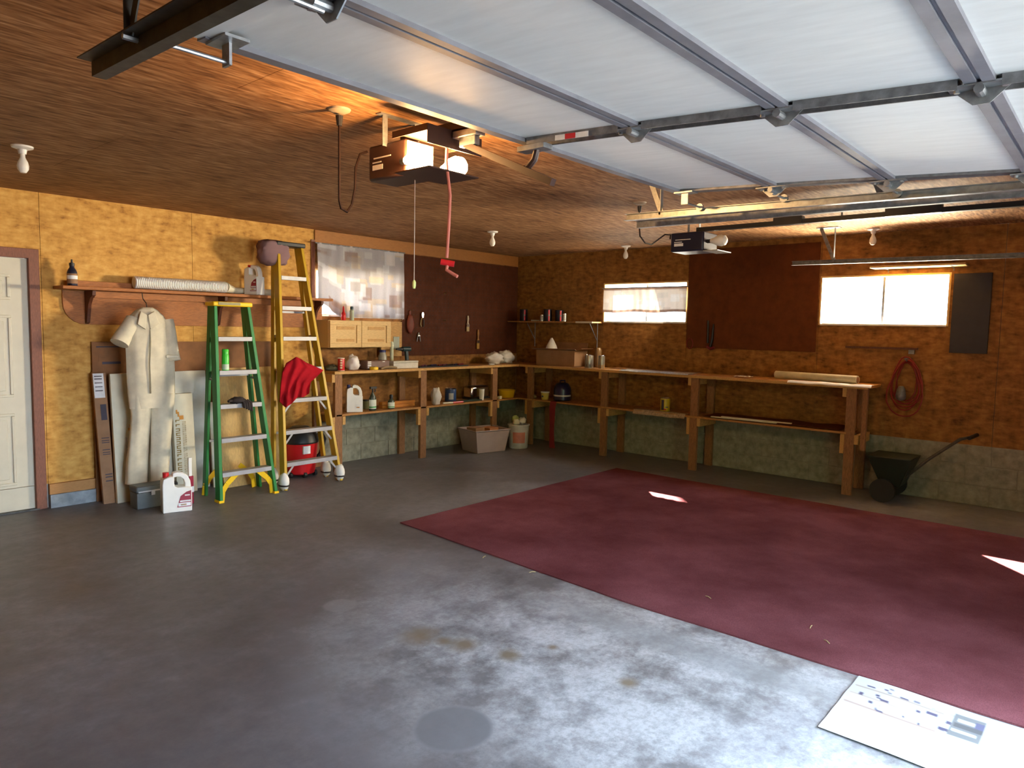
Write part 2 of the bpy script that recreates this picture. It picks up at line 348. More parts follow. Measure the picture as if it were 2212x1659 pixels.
# back wall
def wallcore(name, axis, c0, c1, a0, a1, holes, z1=H):
    mb = MB(); x = a0
    for h in sorted(holes)+[(a1, a1, 0, 0)]:
        if axis == 'x': mb.box(x, h[0], c0, c1, 0, z1)
        else: mb.box(c0, c1, x, h[0], 0, z1)
        if h[1] > h[0]:
            if h[2] > 0:
                mb.box(h[0], h[1], c0, c1, 0, h[2]) if axis == 'x' else mb.box(c0, c1, h[0], h[1], 0, h[2])
            if h[3] < z1:
                mb.box(h[0], h[1], c0, c1, h[3], z1) if axis == 'x' else mb.box(c0, c1, h[0], h[1], h[3], z1)
        x = h[1]
    return struct(mb.build(name, SIDING, org=(0, 0, 0), smooth=0))
DX0, DX1 = -6.84, -5.93
hb = [(DX0, DX1, 0, 2.05), (WINB[0], WINB[1], WZ0, WZ1)]
wb = wallcore('wall_back', 'x', .012, T, XL, T, hb)
sheets(wb, 'x', 0., .012, XL, WINB[0], .2, H, [-8.2, -7.0, -5.86, -4.64], [(DX0, DX1, 0.2, 2.05)], OW)
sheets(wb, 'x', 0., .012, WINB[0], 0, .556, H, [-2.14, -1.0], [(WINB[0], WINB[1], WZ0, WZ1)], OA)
MB().box(-5.86, WINB[0], -.03, .012, .112, .2).build('sill_plate', PLATE, wb, bevel=.003)
MB().box(-5.86, WINB[0], -.045, .012, 0, .112).build('curb', CURB, wb, bevel=.004)
wr = wallcore('wall_right', 'y', .012, T, YF, 0, [(WIN2[0], WIN2[1], WZ0, WZ1), (WIN1[0], WIN1[1], WZ0, WZ1)])
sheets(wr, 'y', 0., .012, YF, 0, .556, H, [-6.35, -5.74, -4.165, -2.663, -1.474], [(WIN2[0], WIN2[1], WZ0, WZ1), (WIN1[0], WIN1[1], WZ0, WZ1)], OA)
# painted blocks
blk = None
def blocks(parent, axis, a0, a1):
    for r in range(3):
        z0, z1 = r*.1853+.004, (r+1)*.1853-.004; a = a0-(0 if r % 2 else .2)
        while a < a1:
            p, q = max(a, a0)+.004, min(a+.4, a1)-.004
            if q-p > .03:
                (MB().box(p, q, -.012, .02, z0, z1) if axis == 'x' else MB().box(-.012, .02, p, q, z0, z1)).build('block', BLOCK, parent, smooth=0, bevel=.004)
            a += .4
    (MB().box(a0, a1, -.006, .012, 0, .556) if axis == 'x' else MB().box(-.006, .012, a0, a1, 0, .556)).build('mortar', MORT, parent, smooth=0)
blocks(wb, 'x', WINB[0], 0); blocks(wr, 'y', YF, -.012)
struct(MB().box(XL-T, XL, YF, T, 0, H).build('wall_left', OW, org=(0, 0, 0)))
# front wall with the two door openings
D1 = (-6.73, -4.0); D2 = (-3.42, -.68)
wf = wallcore('wall_front', 'x', YF-T, YF, XL-T, T, [(D1[0], D1[1], 0, 2.13), (D2[0], D2[1], 0, 2.13)])
# unseen rear overhang added to the ceiling slab, keeping sun off the back window
# interior door with casing
door = struct(MB().box(DX0+.02, DX1-.02, .02, .06, .012, 2.03).build('door_1', WHITED, bevel=.002))
for cx in (0, 1):
    for z0, z1 in ((.22, .80), (.93, 1.58), (1.70, 1.90)):
        a = DX0+.14+cx*.38; b_ = a+.25
        mb = MB()
        for (u0, u1, v0, v1) in ((a, b_, z0, z0+.022), (a, b_, z1-.022, z1), (a, a+.022, z0+.022, z1-.022), (b_-.022, b_, z0+.022, z1-.022)): mb.box(u0, u1, .012, .022, v0, v1)
        pn = mb.build('panel_moulding', WHITED, door, bevel=.004)
        MB().box(a+.05, b_-.05, .013, .022, z0+.05, z1-.05).build('raised_panel', WHITED, pn, bevel=.006)
kn = MB().cyl((DX0+.09, .02, .95), (DX0+.09, -.02, .95), .012).ell((DX0+.09, -.04, .95), .03, .03, .03).build('door_knob', BRASS, door)
MB().box(DX0, DX1, -.02, .08, 0, .012).build('threshold', STEELD, door)
t1 = struct(MB().box(DX1-.02, DX1+.055, -.018, .06, 0, 2.05).box(DX0-.055, DX0+.02, -.018, .06, 0, 2.05).box(DX0-.055, DX1+.055, -.0182, .06, 2.032, 2.108).build('trim_1', TRIM, bevel=.004))
# ------------------------------------------------------------------ windows
def window(name, axis, a0, a1, mull=.5):
    FR = mat('window_frame', (.62, .60, .57), .4, .1)
    def bx(mb, p, q, d0, d1, z0, z1):
        return mb.box(p, q, d0, d1, z0, z1) if axis == 'x' else mb.box(d0, d1, p, q, z0, z1)
    mb = MB(); e = .022
    bx(mb, a0, a1, .07, .13, WZ0, WZ0+e); bx(mb, a0, a1, .07, .13, WZ1-e, WZ1)
    bx(mb, a0, a0+e, .07, .13, WZ0+e, WZ1-e); bx(mb, a1-e, a1, .07, .13, WZ0+e, WZ1-e)
    root = struct(mb.build(name, FR, bevel=.002))
    mid = a0+(a1-a0)*mull
    mb = MB(); bx(mb, mid-.011, mid+.011, .075, .12, WZ0+e, WZ1-e); mb.build('meeting_rail', GALVD, root)
    for p, q, d in ((a0+e, mid-.011, .09), (mid+.011, a1-e, .105)):
        mb = MB(); bx(mb, p, q, d, d+.004, WZ0+e, WZ1-e); mb.build('pane', GLASS, root, smooth=0)
    mb = MB(); l = .018
    bx(mb, a0, a1, -.005, .07, WZ1-l, WZ1); bx(mb, a0, a0+l, -.005, .07, WZ0, WZ1-l); bx(mb, a1-l, a1, -.005, .07, WZ0, WZ1-l)
    mb.build('jamb', PINE, root)
    mb = MB(); bx(mb, a0+l, a1-l, -.012, .07, WZ0-.004, WZ0+.012); mb.build('sill', FR, root)
    return root
window('window_1', 'x', *WINB); window('window_2', 'y', *WIN1); window('window_3', 'y', *WIN2)
# ------------------------------------------------------------------ overhead door, open
dz = lambda Y: 2.338+(Y+4.66)*.052 if Y > -5.3 else 2.3047+(Y+5.3)*.062
od = thing('overhead_door', 'white sectional overhead door raised flat under the ceiling with grey seams', 'garage door', (-5.365, -5.7, 2.27))
YS = [-4.66, -5.20, -5.74, -6.28, -6.82]
def slab(mb, x0, x1, ya, yb, zo, th):
    za, zb = dz(ya)+zo, dz(yb)+zo
    return mb.add([(x0,ya,za),(x1,ya,za),(x1,yb,zb),(x0,yb,zb),(x0,ya,za+th),(x1,ya,za+th),(x1,yb,zb+th),(x0,yb,zb+th)],
                  [(0,1,2,3),(4,7,6,5),(0,4,5,1),(1,5,6,2),(2,6,7,3),(3,7,4,0)])
for a, b in zip(YS, YS[1:]):
    s = slab(MB(), D1[0]-.05, D1[1], a-.004, b+.004, 0, .042).build('section', DOORW, od, smooth=0)
    cst = MB()
    slab(cst, -5.4, -5.34, a-.05, b+.05, -.010, .010)
    slab(cst, -5.4, -5.394, a-.05, b+.05, -.028, .018)
    slab(cst, -5.346, -5.34, a-.05, b+.05, -.028, .018)
    c_ = cst.build('centre_stile', GALVD, s, smooth=0)
    for q in range(5):
        yy = a-.09-q*.09; MB().cyl((-5.37, yy, dz(yy)-.010), (-5.37, yy, dz(yy)-.018), .007, n=8).build('rivet', GALV, s)
    for x0, x1, mm in ((D1[0]-.05, D1[0]+.02, DOORW), (D1[1]-.07, D1[1], GALVD)):
        slab(MB(), x0, x1, a-.004, b+.004, -.012, .012).build('end_stile', mm, s, smooth=0)
for i, yy in enumerate(YS[1:-1]):
    mb = MB(); slab(mb, D1[0], D1[1], yy+.036, yy+.006, -.014, .014); slab(mb, D1[0], D1[1], yy-.006, yy-.036, -.014, .014); slab(mb, D1[0], D1[1], yy+.006, yy-.006, -.006, .008)
    mb.build('seam_rail', SEAM, od, smooth=0)
    for hx in (-5.37, D1[0]+.035, D1[1]-.035):
        z = dz(yy)-.014
        mb = MB().box(hx-.028, hx+.028, yy-.075, yy+.075, z-.005, z).cyl((hx-.03, yy, z-.016), (hx+.03, yy, z-.016), .013, n=10)
        h = mb.prism([(-.07, 0), (.07, 0), (.02, -.045), (-.02, -.045)], (hx+.02, yy, z), (0, 1, 0), (0, 0, 1), (.004, 0, 0)).build('hinge', GALV, od, smooth=30)
        MB().cyl((hx, yy+.055, z-.005), (hx, yy+.055, z-.013), .008, n=6).cyl((hx, yy-.055, z-.005), (hx, yy-.055, z-.013), .008, n=6).build('bolt', GALV, h)
    for hx, tx in ((D1[0]+.035, -6.868), (D1[1]-.035, -3.866)):
        z = dz(yy)-.045
        MB().cyl((hx, yy, z), (tx, yy, z), .006, n=8).cyl((tx-.008, yy, z), (tx+.008, yy, z), .021, n=14).build('roller', GALV, od)
for hx, tx in ((D1[0]+.05, -6.868), (D1[1]-.05, -3.866)):
    yy = -4.72; z = dz(yy)-.05
    mb = MB().box(hx-.035, hx+.035, yy-.06, yy+.05, dz(yy)-.022, dz(yy)-.014).box(hx-.004, hx+.004, yy-.02, yy+.02, z-.03, dz(yy)-.02)
    h = mb.build('top_bracket', GALV, od); MB().cyl((hx, yy, z-.02), (tx, yy, z-.02), .006, n=8).cyl((tx-.008, yy, z-.02), (tx+.008, yy, z-.02), .021).build('roller', GALV, h)
# seam of the door top: strut and warning sticker, opener bracket
slab(MB(), D1[0], D1[1], -4.652, -4.70, -.016, .016).build('top_rail', SEAM, od, smooth=0)
MB().box(-5.40, -5.34, -4.80, -4.66, dz(-4.72)-.05, dz(-4.72)-.03).build('arm_bracket', GALV, od)
mb = MB(); slab(mb, -5.4022, -5.4004, -4.86, -5.02, -.0285, .02); slab(mb, -5.398, -5.342, -4.93, -5.03, -.0125, .002); st = mb.build('warning_sticker', INKW, od, smooth=0)
mb = MB(); slab(mb, -5.4032, -5.4014, -4.91, -4.96, -.0285, .02); slab(mb, -5.398, -5.342, -4.965, -5.0, -.0135, .002); mb.build('red_band', RED, st, smooth=0)
# ------------------------------------------------------------------ tracks
def track(x, y0, y1, za, zb, sgn, m, label, hangers=(), hm=None):
    t = thing('door_track', label, 'track', (x, y0, za-.03))
    def pt(Y, dx, dzz): f = (Y-y0)/(y1-y0); return (x+dx, Y, za+(zb-za)*f+dzz)
    web = MB().add([pt(y0, 0, -.02), pt(y1, 0, -.02), pt(y1, 0, .02), pt(y0, 0, .02), pt(y0, sgn*.003, -.02), pt(y1, sgn*.003, -.02), pt(y1, sgn*.003, .02), pt(y0, sgn*.003, .02)],
                   [(0,1,2,3),(4,7,6,5),(0,4,5,1),(1,5,6,2),(2,6,7,3),(3,7,4,0)])
    for dzz, ln in ((-.02, .035), (.017, .026)):
        web.add([pt(y0, 0, dzz), pt(y1, 0, dzz), pt(y1, -sgn*ln, dzz), pt(y0, -sgn*ln, dzz), pt(y0, 0, dzz+.003), pt(y1, 0, dzz+.003), pt(y1, -sgn*ln, dzz+.003), pt(y0, -sgn*ln, dzz+.003)],
                [(0,1,2,3),(4,7,6,5),(0,4,5,1),(1,5,6,2),(2,6,7,3),(3,7,4,0)])
    web.build('channel', m, t, smooth=0)
    MB().beam(pt(y0, sgn*.02, .022), pt(y1, sgn*.02, .022), .04, .004).build('angle_iron', m, t, smooth=0)
    c = [pt(y1, 0, 0)]
    for q in range(1, 7): a = q/6*math.pi/2; c.append((x, y1-math.sin(a)*.26, zb-.26*(1-math.cos(a))))
    c.append((x, c[-1][1], 0.02)); rr = MB()
    for a, b in zip(c, c[1:]): rr.beam(a, b, .028, .055, up=(0, 1, .3))
    rr.build('curved_track', m, t)
    for (hy, dx) in hangers:
        a = Vector(pt(hy, sgn*.02, .02)); hb_ = MB().beam(a, (a.x, hy, H-.003), .032, .004, up=(0, 1, 0)).beam(a, (a.x, hy+dx, H-.003), .032, .004, up=(1, 0, 0)).box(a.x-.05, a.x+.05, hy-.04, hy+.16, H-.006, H)
        hg = hb_.build('hanger', hm or m, t, smooth=0)
        MB().cyl((a.x-.02, hy, a.z-.01), (a.x+.03, hy, a.z-.01), .008, n=6).build('bolt', GALV, hg)
    return t
track(-6.885, -4.33, -6.7, 2.275, 2.20, -1, STEELD, 'dark overhead door track ending below the wood ceiling, left side of raised door', [(-4.66, -.16)], STEELD)
track(-3.85, -4.22, -6.7, 2.25, 2.205, 1, GALV, 'galvanized track along the right edge of the raised white door', [(-4.45, .12)], GALV)
track(-3.53, -4.10, -6.85, 2.255, 2.235, -1, GALVD, 'grey steel track beside the raised white door, for the closed bay', [(-5.6, .12)], GALVD)
track(-.60, -4.08, -6.85, 2.235, 2.21, 1, GALVD, 'thin grey door track running past the bare window on the right wall', [(-4.46, .13)], GALVD)
# closed second door
cdr = thing('closed_overhead_door', 'closed white sectional overhead door of the second bay', 'garage door', (-2.05, YF-.02, 0))
for q in range(4): MB().box(D2[0]-.04, D2[1]+.04, YF+.004, YF+.045, .01+q*.535, .54+q*.535).build('section', DOORW, cdr, bevel=.003)
# ------------------------------------------------------------------ openers
def opener(X, y0, y1, ylamp, z0, z1, body, label, lit, endY, zrail):
    o = thing('door_opener', label, 'door opener', (X, (y0+y1)/2, z0))
    cw = .09 if lit else .13
    c = MB().box(X-cw, X+cw, y1, y0, z0, z1).build('case', body, o, bevel=.012)
    for q, (u0, u1, v) in enumerate(((.15, .62, .62), (.12, .36, .50), (.12, .40, .36))):
        MB().box(X-cw-.0015, X-cw, y0-(y0-y1)*u0, y0-(y0-y1)*u1, z0+(z1-z0)*v-(.012 if q == 2 else .003), z0+(z1-z0)*v+(.012 if q == 2 else .003)).build('printed_line', INKW, c, smooth=0)
    MB().box(X-cw+.01, X+cw-.01, y1-.004, y1, z0+.01, z1-.01).build('end_plate', WHITEP if lit else body, o)
    MB().box(X-(.155 if lit else cw), X+(.155 if lit else cw), ylamp if lit else y1-.13, y1, z0-.006, z0).build('lamp_tray', body if lit else GALV, o)
    if lit:
        MB().box(X-.17, X+.17, ylamp, y1-.003, z1+.002, z1+.008).box(X-.172, X-.168, ylamp, y1-.003, z1-.022, z1+.008).box(X+.168, X+.172, ylamp, y1-.003, z1-.022, z1+.008).box(X-.17, X+.17, ylamp-.003, ylamp, z1-.075, z1+.008).build('lamp_shield', body, o)  # plates added to shield the ceiling and raised door from the bulbs
    bm_ = emis('lit_bulb', (1, .55, .20), LAMP) if lit else BULBW
    for bx_ in ((-.115, .115) if lit else (-.06,)):
        zb = z0+(.055 if lit else .08)
        MB().cyl((X+bx_, y1-.004, zb), (X+bx_, y1-.04, zb), .016, n=12).box(X+bx_*.6, X+bx_, y1-.012, y1-.004, zb-.012, zb+.012).build('socket', BLACKP, o)
        prof = [(.014, 0), (.02, .02), (.034, .05), (.038, .075), (.032, .1), (.016, .112), (0, .115)]
        m_ = Matrix.Translation((X+bx_, y1-.035, zb)) @ Matrix.Rotation(math.pi/2, 4, 'X')
        MB(m_ @ Matrix.Scale(1.3 if lit else 1.25, 4)).lathe(prof).build('bulb', bm_, o)
    MB().beam((X, y1+.12, z1+.03), (X, endY, zrail), .045, .035).build('rail', MAROP if lit else BLACKP, o, smooth=0)
    for q in (-.1, .1):
        yh = (y0+y1)/2
        MB().beam((X+q, yh, z1-.02), (X+q, yh, H-.002), .03, .004, up=(0, 1, 0)).build('hanger_strap', GALVD, o, smooth=0)
    MB().box(X-.14, X+.14, (y0+y1)/2-.02, (y0+y1)/2+.02, H-.006, H).build('ceiling_angle', GALVD, o)
    return o
LAMP = 165
o1 = opener(-5.37, -3.74, -4.02, -4.26, 2.262, 2.432, MAROP, 'dark door opener with its lamp lit, mounted before the raised white door', True, YF+.02, 2.43)
MB().box(-5.40, -5.34, -4.42, -4.27, 2.40, 2.43).box(-5.385, -5.355, -4.40, -4.30, 2.36, 2.40).build('trolley', GALV, o1, bevel=.003)
mb = MB().beam((-5.37, -4.33, 2.37), (-5.37, -4.83, 2.145), .03, .028, up=(0, 0, 1))
ar = mb.build('straight_arm', MAROP, o1, smooth=0)
MB().tube([(-5.37, -4.66, 2.215), (-5.37, -4.70, 2.225), (-5.37, -4.73, 2.25), (-5.37, -4.74, 2.28), (-5.37, -4.745, 2.30)], .014).build('curved_arm', MAROP, o1)
MB().tube([(-5.40, -4.24, 2.40), (-5.405, -4.24, 2.30), (-5.40, -4.262, 2.15), (-5.40, -4.255, 2.0), (-5.40, -4.245, 1.87)], .007).build('release_rope', ROPE, o1)
hd = MB().cyl((-5.422, -4.228, 1.852), (-5.378, -4.272, 1.842), .014, n=12).build('release_handle', RED, o1)
MB().tube([(-5.40, -4.25, 1.84), (-5.405, -4.25, 1.815), (-5.39, -4.28, 1.795), (-5.385, -4.30, 1.785)], .008).build('rope_tail', ROPE, hd)
pc = tag(MB().tube([(-5.41, -4.03, 2.245), (-5.41, -4.03, 2.0), (-5.41, -4.03, 1.775)], .0022).build('pull_chain', CHAIN), 'thin pull chain with a pale tip hanging below the lit opener', 'pull chain')
MB().lathe([(.006, 0), (.009, .012), (.009, .03), (.004, .04)], (-5.41, -4.03, 1.735)).build('chain_tip', mat('pale_green_tip', (.6, .62, .2), .4), pc)
o2 = opener(-2.05, -3.61, -3.91, -4.05, 2.225, 2.385, NAVYP, 'navy black door opener with an unlit bulb, hung before the brown board', False, YF+.06, 2.41)
for yy, ln in ((-4.45, .22), (-5.25, .35)): MB().box(-2.085, -2.015, yy-ln, yy, 2.395, 2.455).build('trolley', BLACKP, o2)
for hx in (-2.05,): MB().beam((hx, -4.95, 2.43), (hx, -4.95, H), .03, .005, up=(0, 1, 0)).build('rail_hanger', GALVD, o2, smooth=0)
# outlet cords
def outlet(px, py, pts, label):
    c = FL(px, py, H); o = thing('ceiling_outlet', label, 'outlet', (c.x, c.y, H))
    MB().lathe([(.0, -.018), (.03, -.018), (.05, -.008), (.054, 0)], c).build('outlet_base', mat('tan_outlet', (.30, .24, .17), .6), o)
    MB().cyl((c.x, c.y, H-.03), (c.x, c.y, H-.075), .018, .012, n=10).build('plug', BLACKP, o)
    MB().tube([(c.x, c.y, H-.07)]+[tuple(q) for q in pts], .006).build('power_cord', CORDB, o); return o
c = FL(733, 236, H)
outlet(733, 236, [(c.x, c.y, 2.3), (c.x, c.y, 2.14), (c.x+.01, c.y, 2.105), (c.x+.05, c.y+.01, 2.095), (c.x+.10, c.y+.04, 2.14), (-5.54, -3.74, 2.22), (-5.53, -3.73, 2.32), (-5.50, -3.725, 2.39), (-5.46, -3.73, 2.41)], 'ceiling outlet with dark cord looping to the lit door opener')
c = FL(1382, 437, H)
outlet(1382, 437, [(c.x, c.y, 2.4), (c.x+.02, c.y, 2.30), (c.x+.1, c.y, 2.255), (c.x+.2, c.y+.0, 2.25), (c.x+.45, c.y+.02, 2.36), (-2.20, -3.62, 2.37), (-2.17, -3.60, 2.34)], 'ceiling outlet with dark cord looping to the navy opener')
for px, py, lb in ((48, 316, 'porcelain ceiling lampholder with bare bulb above the white door and wall shelf'), (1064, 500, 'porcelain ceiling lampholder with bare bulb in front of the pegboard'), (1352, 531, 'small ceiling lampholder above the curtained window of the right wall'), (1887, 494, 'ceiling lampholder with round bulb above the bare window')):
    c = FL(px, py, H); o = thing('lampholder', lb, 'ceiling light', (c.x, c.y, H), 'bare bulb ceiling lampholders')
    MB().lathe([(0, -.045), (.02, -.045), (.025, -.02), (.055, -.010), (.058, 0)], c).build('lamp_base', PORC, o)
    MB().lathe([(0, -.155), (.016, -.152), (.029, -.132), (.031, -.112), (.026, -.09), (.014, -.065), (.013, -.045)], c).build('bulb', BULBW, o)
# ------------------------------------------------------------------ carpet and newspaper
def carpet_fn(u, v):
    y = -2.39-v*4.65; xl = -4.12-.14*min(1, v*2.2)+.012*noise.noise(Vector((0, v*7, 3))); xr = -1.0-.01*v
    return (xl+(xr-xl)*u, y+.01*noise.noise(Vector((u*5, 0, 1))), .009+.0025*noise.noise(Vector((u*6, v*8, 2))))
tag(MB().grid(carpet_fn, 40, 50, thick=(0, 0, -.0085)).build('carpet', CARPET), 'large maroon carpet remnant lying on the concrete floor', 'carpet')
def news(name, o, u, v, label, rects, nu=90, nv=70, lift=.004, amp=.004, seed=0, group=None):
    o, u, v = Vector(o), Vector(u), Vector(v)
    def fn(a, b):
        p = o+u*a+v*b
        return (p.x, p.y, p.z+lift+amp*(noise.noise(Vector((a*4+seed, b*4, 0)))+1))
    def cf(a, b):
        c = Vector((.52, .53, .55))
        for (a0, a1, b0, b1, cc) in rects:
            if a0 <= a <= a1 and b0 <= b <= b1: c = Vector(cc)
        return c
    return tag(MB().grid(fn, nu, nv, colf=cf).build(name, PAPER, smooth=60), label, 'newspaper', group)
rs = random.Random(4)
# printed columns; a runs along the sheet (towards -Y), b across it (carpet edge to the bare floor)
rc = []
for bb in [.60+.03*i for i in range(13)]: rc.append((.03, .30, bb, bb+.012, (.60, .61, .64)))
for bb in [.56+.03*i for i in range(14)]: rc.append((.36, .72, bb, bb+.012, (.62, .63, .66)))
for bb, c0 in ((.16, (.38, .32, .28)), (.32, (.45, .38, .33)), (.47, (.40, .30, .26)), (.53, (.6, .55, .5))): rc.append((.02, .47, bb, bb+.022, c0))
for q in range(26):
    a = rs.uniform(.05, .5); b = rs.uniform(.05, .46); rc.append((a, a+rs.uniform(.01, .05), b, b+rs.uniform(.02, .05), rs.choice([(.10, .09, .16), (.2, .2, .26), (.42, .42, .45)])))
rc += [(.52, .66, .10, .46, (.20, .21, .22)), (.54, .655, .16, .22, (.55, .58, .60)), (.53, .64, .34, .38, (.55, .62, .64)), (.53, .66, .24, .30, (.12, .12, .13)), (.62, .66, .14, .24, (.13, .13, .22)), (.70, 1, .12, .30, (.55, .57, .58)), (.70, 1, .34, .39, (.50, .45, .38)), (.7, 1, .52, .54, (.5, .48, .5))]
rc = [(a0*.6, a1*.6 if a1 < 1 else 1, b0, b1, cc) for a0, a1, b0, b1, cc in rc]
news('newspaper', (-4.272, -5.80, .0), (-.02, -1.25, 0), (-.56, 0, 0), 'open newspaper spread on the concrete along the carpet edge', rc, 150, 90, .003, .006)
# ------------------------------------------------------------------ workbenches
BZ = 1.068
def wood_frame(root, cx, axis, front, side=1, dbl=False):
    def bx(mb, p, q, d0, d1, z0, z1): return mb.box(p, q, d0, d1, z0, z1) if axis == 'x' else mb.box(d0, d1, p, q, z0, z1)
    h = .045
    bx(MB(), cx-h, cx+h, front+.02, front+.06, 0, BZ-.028).build('front_post', POSTW, root, bevel=.003)
    bx(MB(), cx-h, cx+h, -.055, -.015, 0, BZ-.028).build('rear_post', POSTW, root, bevel=.003)
    bx(MB(), cx+side*h, cx+side*(h+.038), front+.015, -.055, .50, .589).build('shelf_bearer', BENCHL, root, bevel=.003)
    bx(MB(), cx-side*h, cx-side*(h+.038), front+.02, front+.06, .40, .589).build('cleat', BENCHL, root, bevel=.003)
    bx(MB(), cx-side*h, cx-side*(h+.038), front+.02, -.055, BZ-.117, BZ-.028).build('top_bearer', BENCHL, root, bevel=.003)
wk1 = thing('workbench', 'wooden workbench with lower shelf under the pegboard and curtained window', 'workbench', (-1.7, -.24, 0))
MB().box(-3.40, -.483, -.47, -.013, BZ-.026, BZ).build('benchtop', BENCH, wk1, bevel=.003)
MB().box(-3.36, -.457, -.44, -.013, .590, .612).build('lower_shelf', BENCH, wk1, bevel=.003)
MB().box(-3.40, -.483, -.4725, -.4702, BZ-.03, BZ-.002).build('front_edging', BENCHL, wk1)
for x in (-3.33, -2.15, -.915): wood_frame(wk1, x, 'x', -.46, 1)
wk2 = thing('workbench', 'long wooden workbench with lower shelf along the right block wall', 'workbench', (-.24, -2.4, 0))
MB().box(-.48, -.013, -4.80, -.013, BZ-.026, BZ).build('benchtop', BENCH, wk2, bevel=.003)
MB().box(-.455, -.013, -4.62, -.013, .590, .612).build('lower_shelf', BENCH, wk2, bevel=.003)
MB().box(-.4825, -.4802, -4.80, -.48, BZ-.03, BZ-.002).build('front_edging', BENCHL, wk2)
for y in (-.64, -1.82, -3.02, -4.65): wood_frame(wk2, y, 'y', -.47, -1)
MB().box(-.452, -.412, -4.79, -4.75, .45, BZ-.028).build('end_cleat', POSTW, wk2)
# ------------------------------------------------------------------ wall boards
def board(name, m, axis, a0, a1, z0, z1, th, label, cat='board'):
    mb = MB().box(a0, a1, -th, -.0015, z0, z1) if axis == 'x' else MB().box(-th, -.0015, a0, a1, z0, z1)
    return tag(mb.build(name, m, smooth=0), label, cat)
pb = board('pegboard', PEG, 'x', -2.135, -.012, 1.19, 2.41, .012, 'dark brown pegboard above the workbench with a few hung tools', 'pegboard')
hl = MB()
for i in range(40):
    for j in range(23):
        x, z = -2.1+i*.0525, 1.22+j*.0525; hl.add([(x-.004, -.0125, z-.004), (x+.004, -.0125, z-.004), (x+.004, -.0125, z+.004), (x-.004, -.0125, z+.004)], [(0, 1, 2, 3)])
ho = hl.build('peg_hole', BLACKP, pb, smooth=0); ho['kind'] = 'stuff'
board('hardboard_sheet', HARD, 'y', -4.15, -2.67, 1.36, 2.50, .012, 'reddish brown hardboard sheet between the two right-wall windows')
sh = board('dark_board', SLATE, 'y', -5.655, -5.36, 1.40, 2.13, .03, 'black board on the wall beside the bare window')
board('wall_rail', DARKW, 'y', -5.10, -4.45, 1.415, 1.435, .03, 'thin dark batten below the bare window', 'batten')
MB().box(-.012, -.0015, WINB[0]+.02, WINB[0]+.02+.001, 1, 1.001) if 0 else None
struct(MB().box(WINB[0]-.045, WINB[0], -.012, -.001, 1.3, 2.45).build('trim_2', TRIM))
struct(MB().box(WINB[0], 0-.013, -.014, -.001, 2.42, 2.555).build('trim_3', mat('header_board', (.36, .145, .03), .6, stretch=(3, 25, 25), var=.12), smooth=0))
# ------------------------------------------------------------------ wall shelf, left
ws = thing('wall_shelf', 'stained wooden wall shelf with rounded backboard and brackets', 'shelf', (-4.5, -.1, 1.51))
poly = [(-5.72, 1.795), (-3.25, 1.795), (-3.25, 1.515), (-5.55, 1.515)]
for q in range(1, 7): a = math.pi/2*q/6; poly.append((-5.55-.17*math.sin(a), 1.685-.17*math.cos(a)))
MB().prism(poly, (0, -.002, 0), (1, 0, 0), (0, 0, 1), (0, -.018, 0)).build('backboard', SHELFW, ws, bevel=.002)
MB().box(-5.78, -3.26, -.24, -.002, 1.797, 1.825).build('shelf_top', SHELFW, ws, bevel=.004)
MB().box(-5.50, -3.3, -.075, -.021, 1.74, 1.795).build('cleat', SHELFW, ws)
for x in (-5.545, -4.42, -3.37):
    pl = [(-.021, 1.795), (-.21, 1.795), (-.205, 1.755), (-.15, 1.735), (-.10, 1.68), (-.075, 1.60), (-.055, 1.53), (-.021, 1.52)]
    MB().prism(pl, (x-.014, 0, 0), (0, 1, 0), (0, 0, 1), (.028, 0, 0)).build('bracket', DARKW, ws, bevel=.003)
SZ = 1.826
def bottle(name, c, prof, m, label, cat='bottle', parts=(), group=None, n=18, sx=1, sy=1):
    o = thing(name, label, cat, c, group); MB().lathe(prof, c, n, sx, sy).build('bottle_body', m, o)
    for pn, pr, pm in parts: MB().lathe(pr, c, n, sx, sy).build(pn, pm, o)
    return o
c = (-5.675, -.12, SZ)
bottle('dark_bottle', c, [(.034, 0), (.037, .006), (.037, .11), (.03, .13), (.018, .15), (.018, .165)], NAVYP, 'dark bottle with orange and white label at the end of wall shelf', parts=[('cap', [(.02, .165), (.02, .185), (.008, .19), (.006, .215)], BLACKP), ('label', [(.0378, .02), (.0378, .10)], CARD), ('white_label', [(.0384, .055), (.0384, .085)], INKW)])
tag(MB().box(-5.63, -5.20, -.085, -.03, SZ, SZ+.05).build('wood_block', SHELFW, bevel=.003), 'short stained board lying on the shelf behind the dark bottle', 'board')
hz = SZ+.058
o = thing('drain_hose', 'white corrugated drain hose lying on the wall shelf', 'hose', (-4.6, -.14, SZ))
prof = []
p0, p1 = Vector((-5.21, -.14, hz)), Vector((-4.40, -.155, hz))
mb = MB(); n_ = 54; pts = []; rr = []
for i in range(n_*2+1): pts.append(p0.lerp(p1, i/(n_*2))); rr.append(.055 if i % 2 else .049)
mb.tube(pts, rr, 20).build('corrugated_section', WHITEP, o, smooth=20)
MB().tube([p1, (-4.36, -.14, hz-.008), (-4.25, -.045, SZ+.036), (-3.78, -.038, SZ+.035)], [.05, .040, .034, .034], 18).build('cuff', CREAM, o)
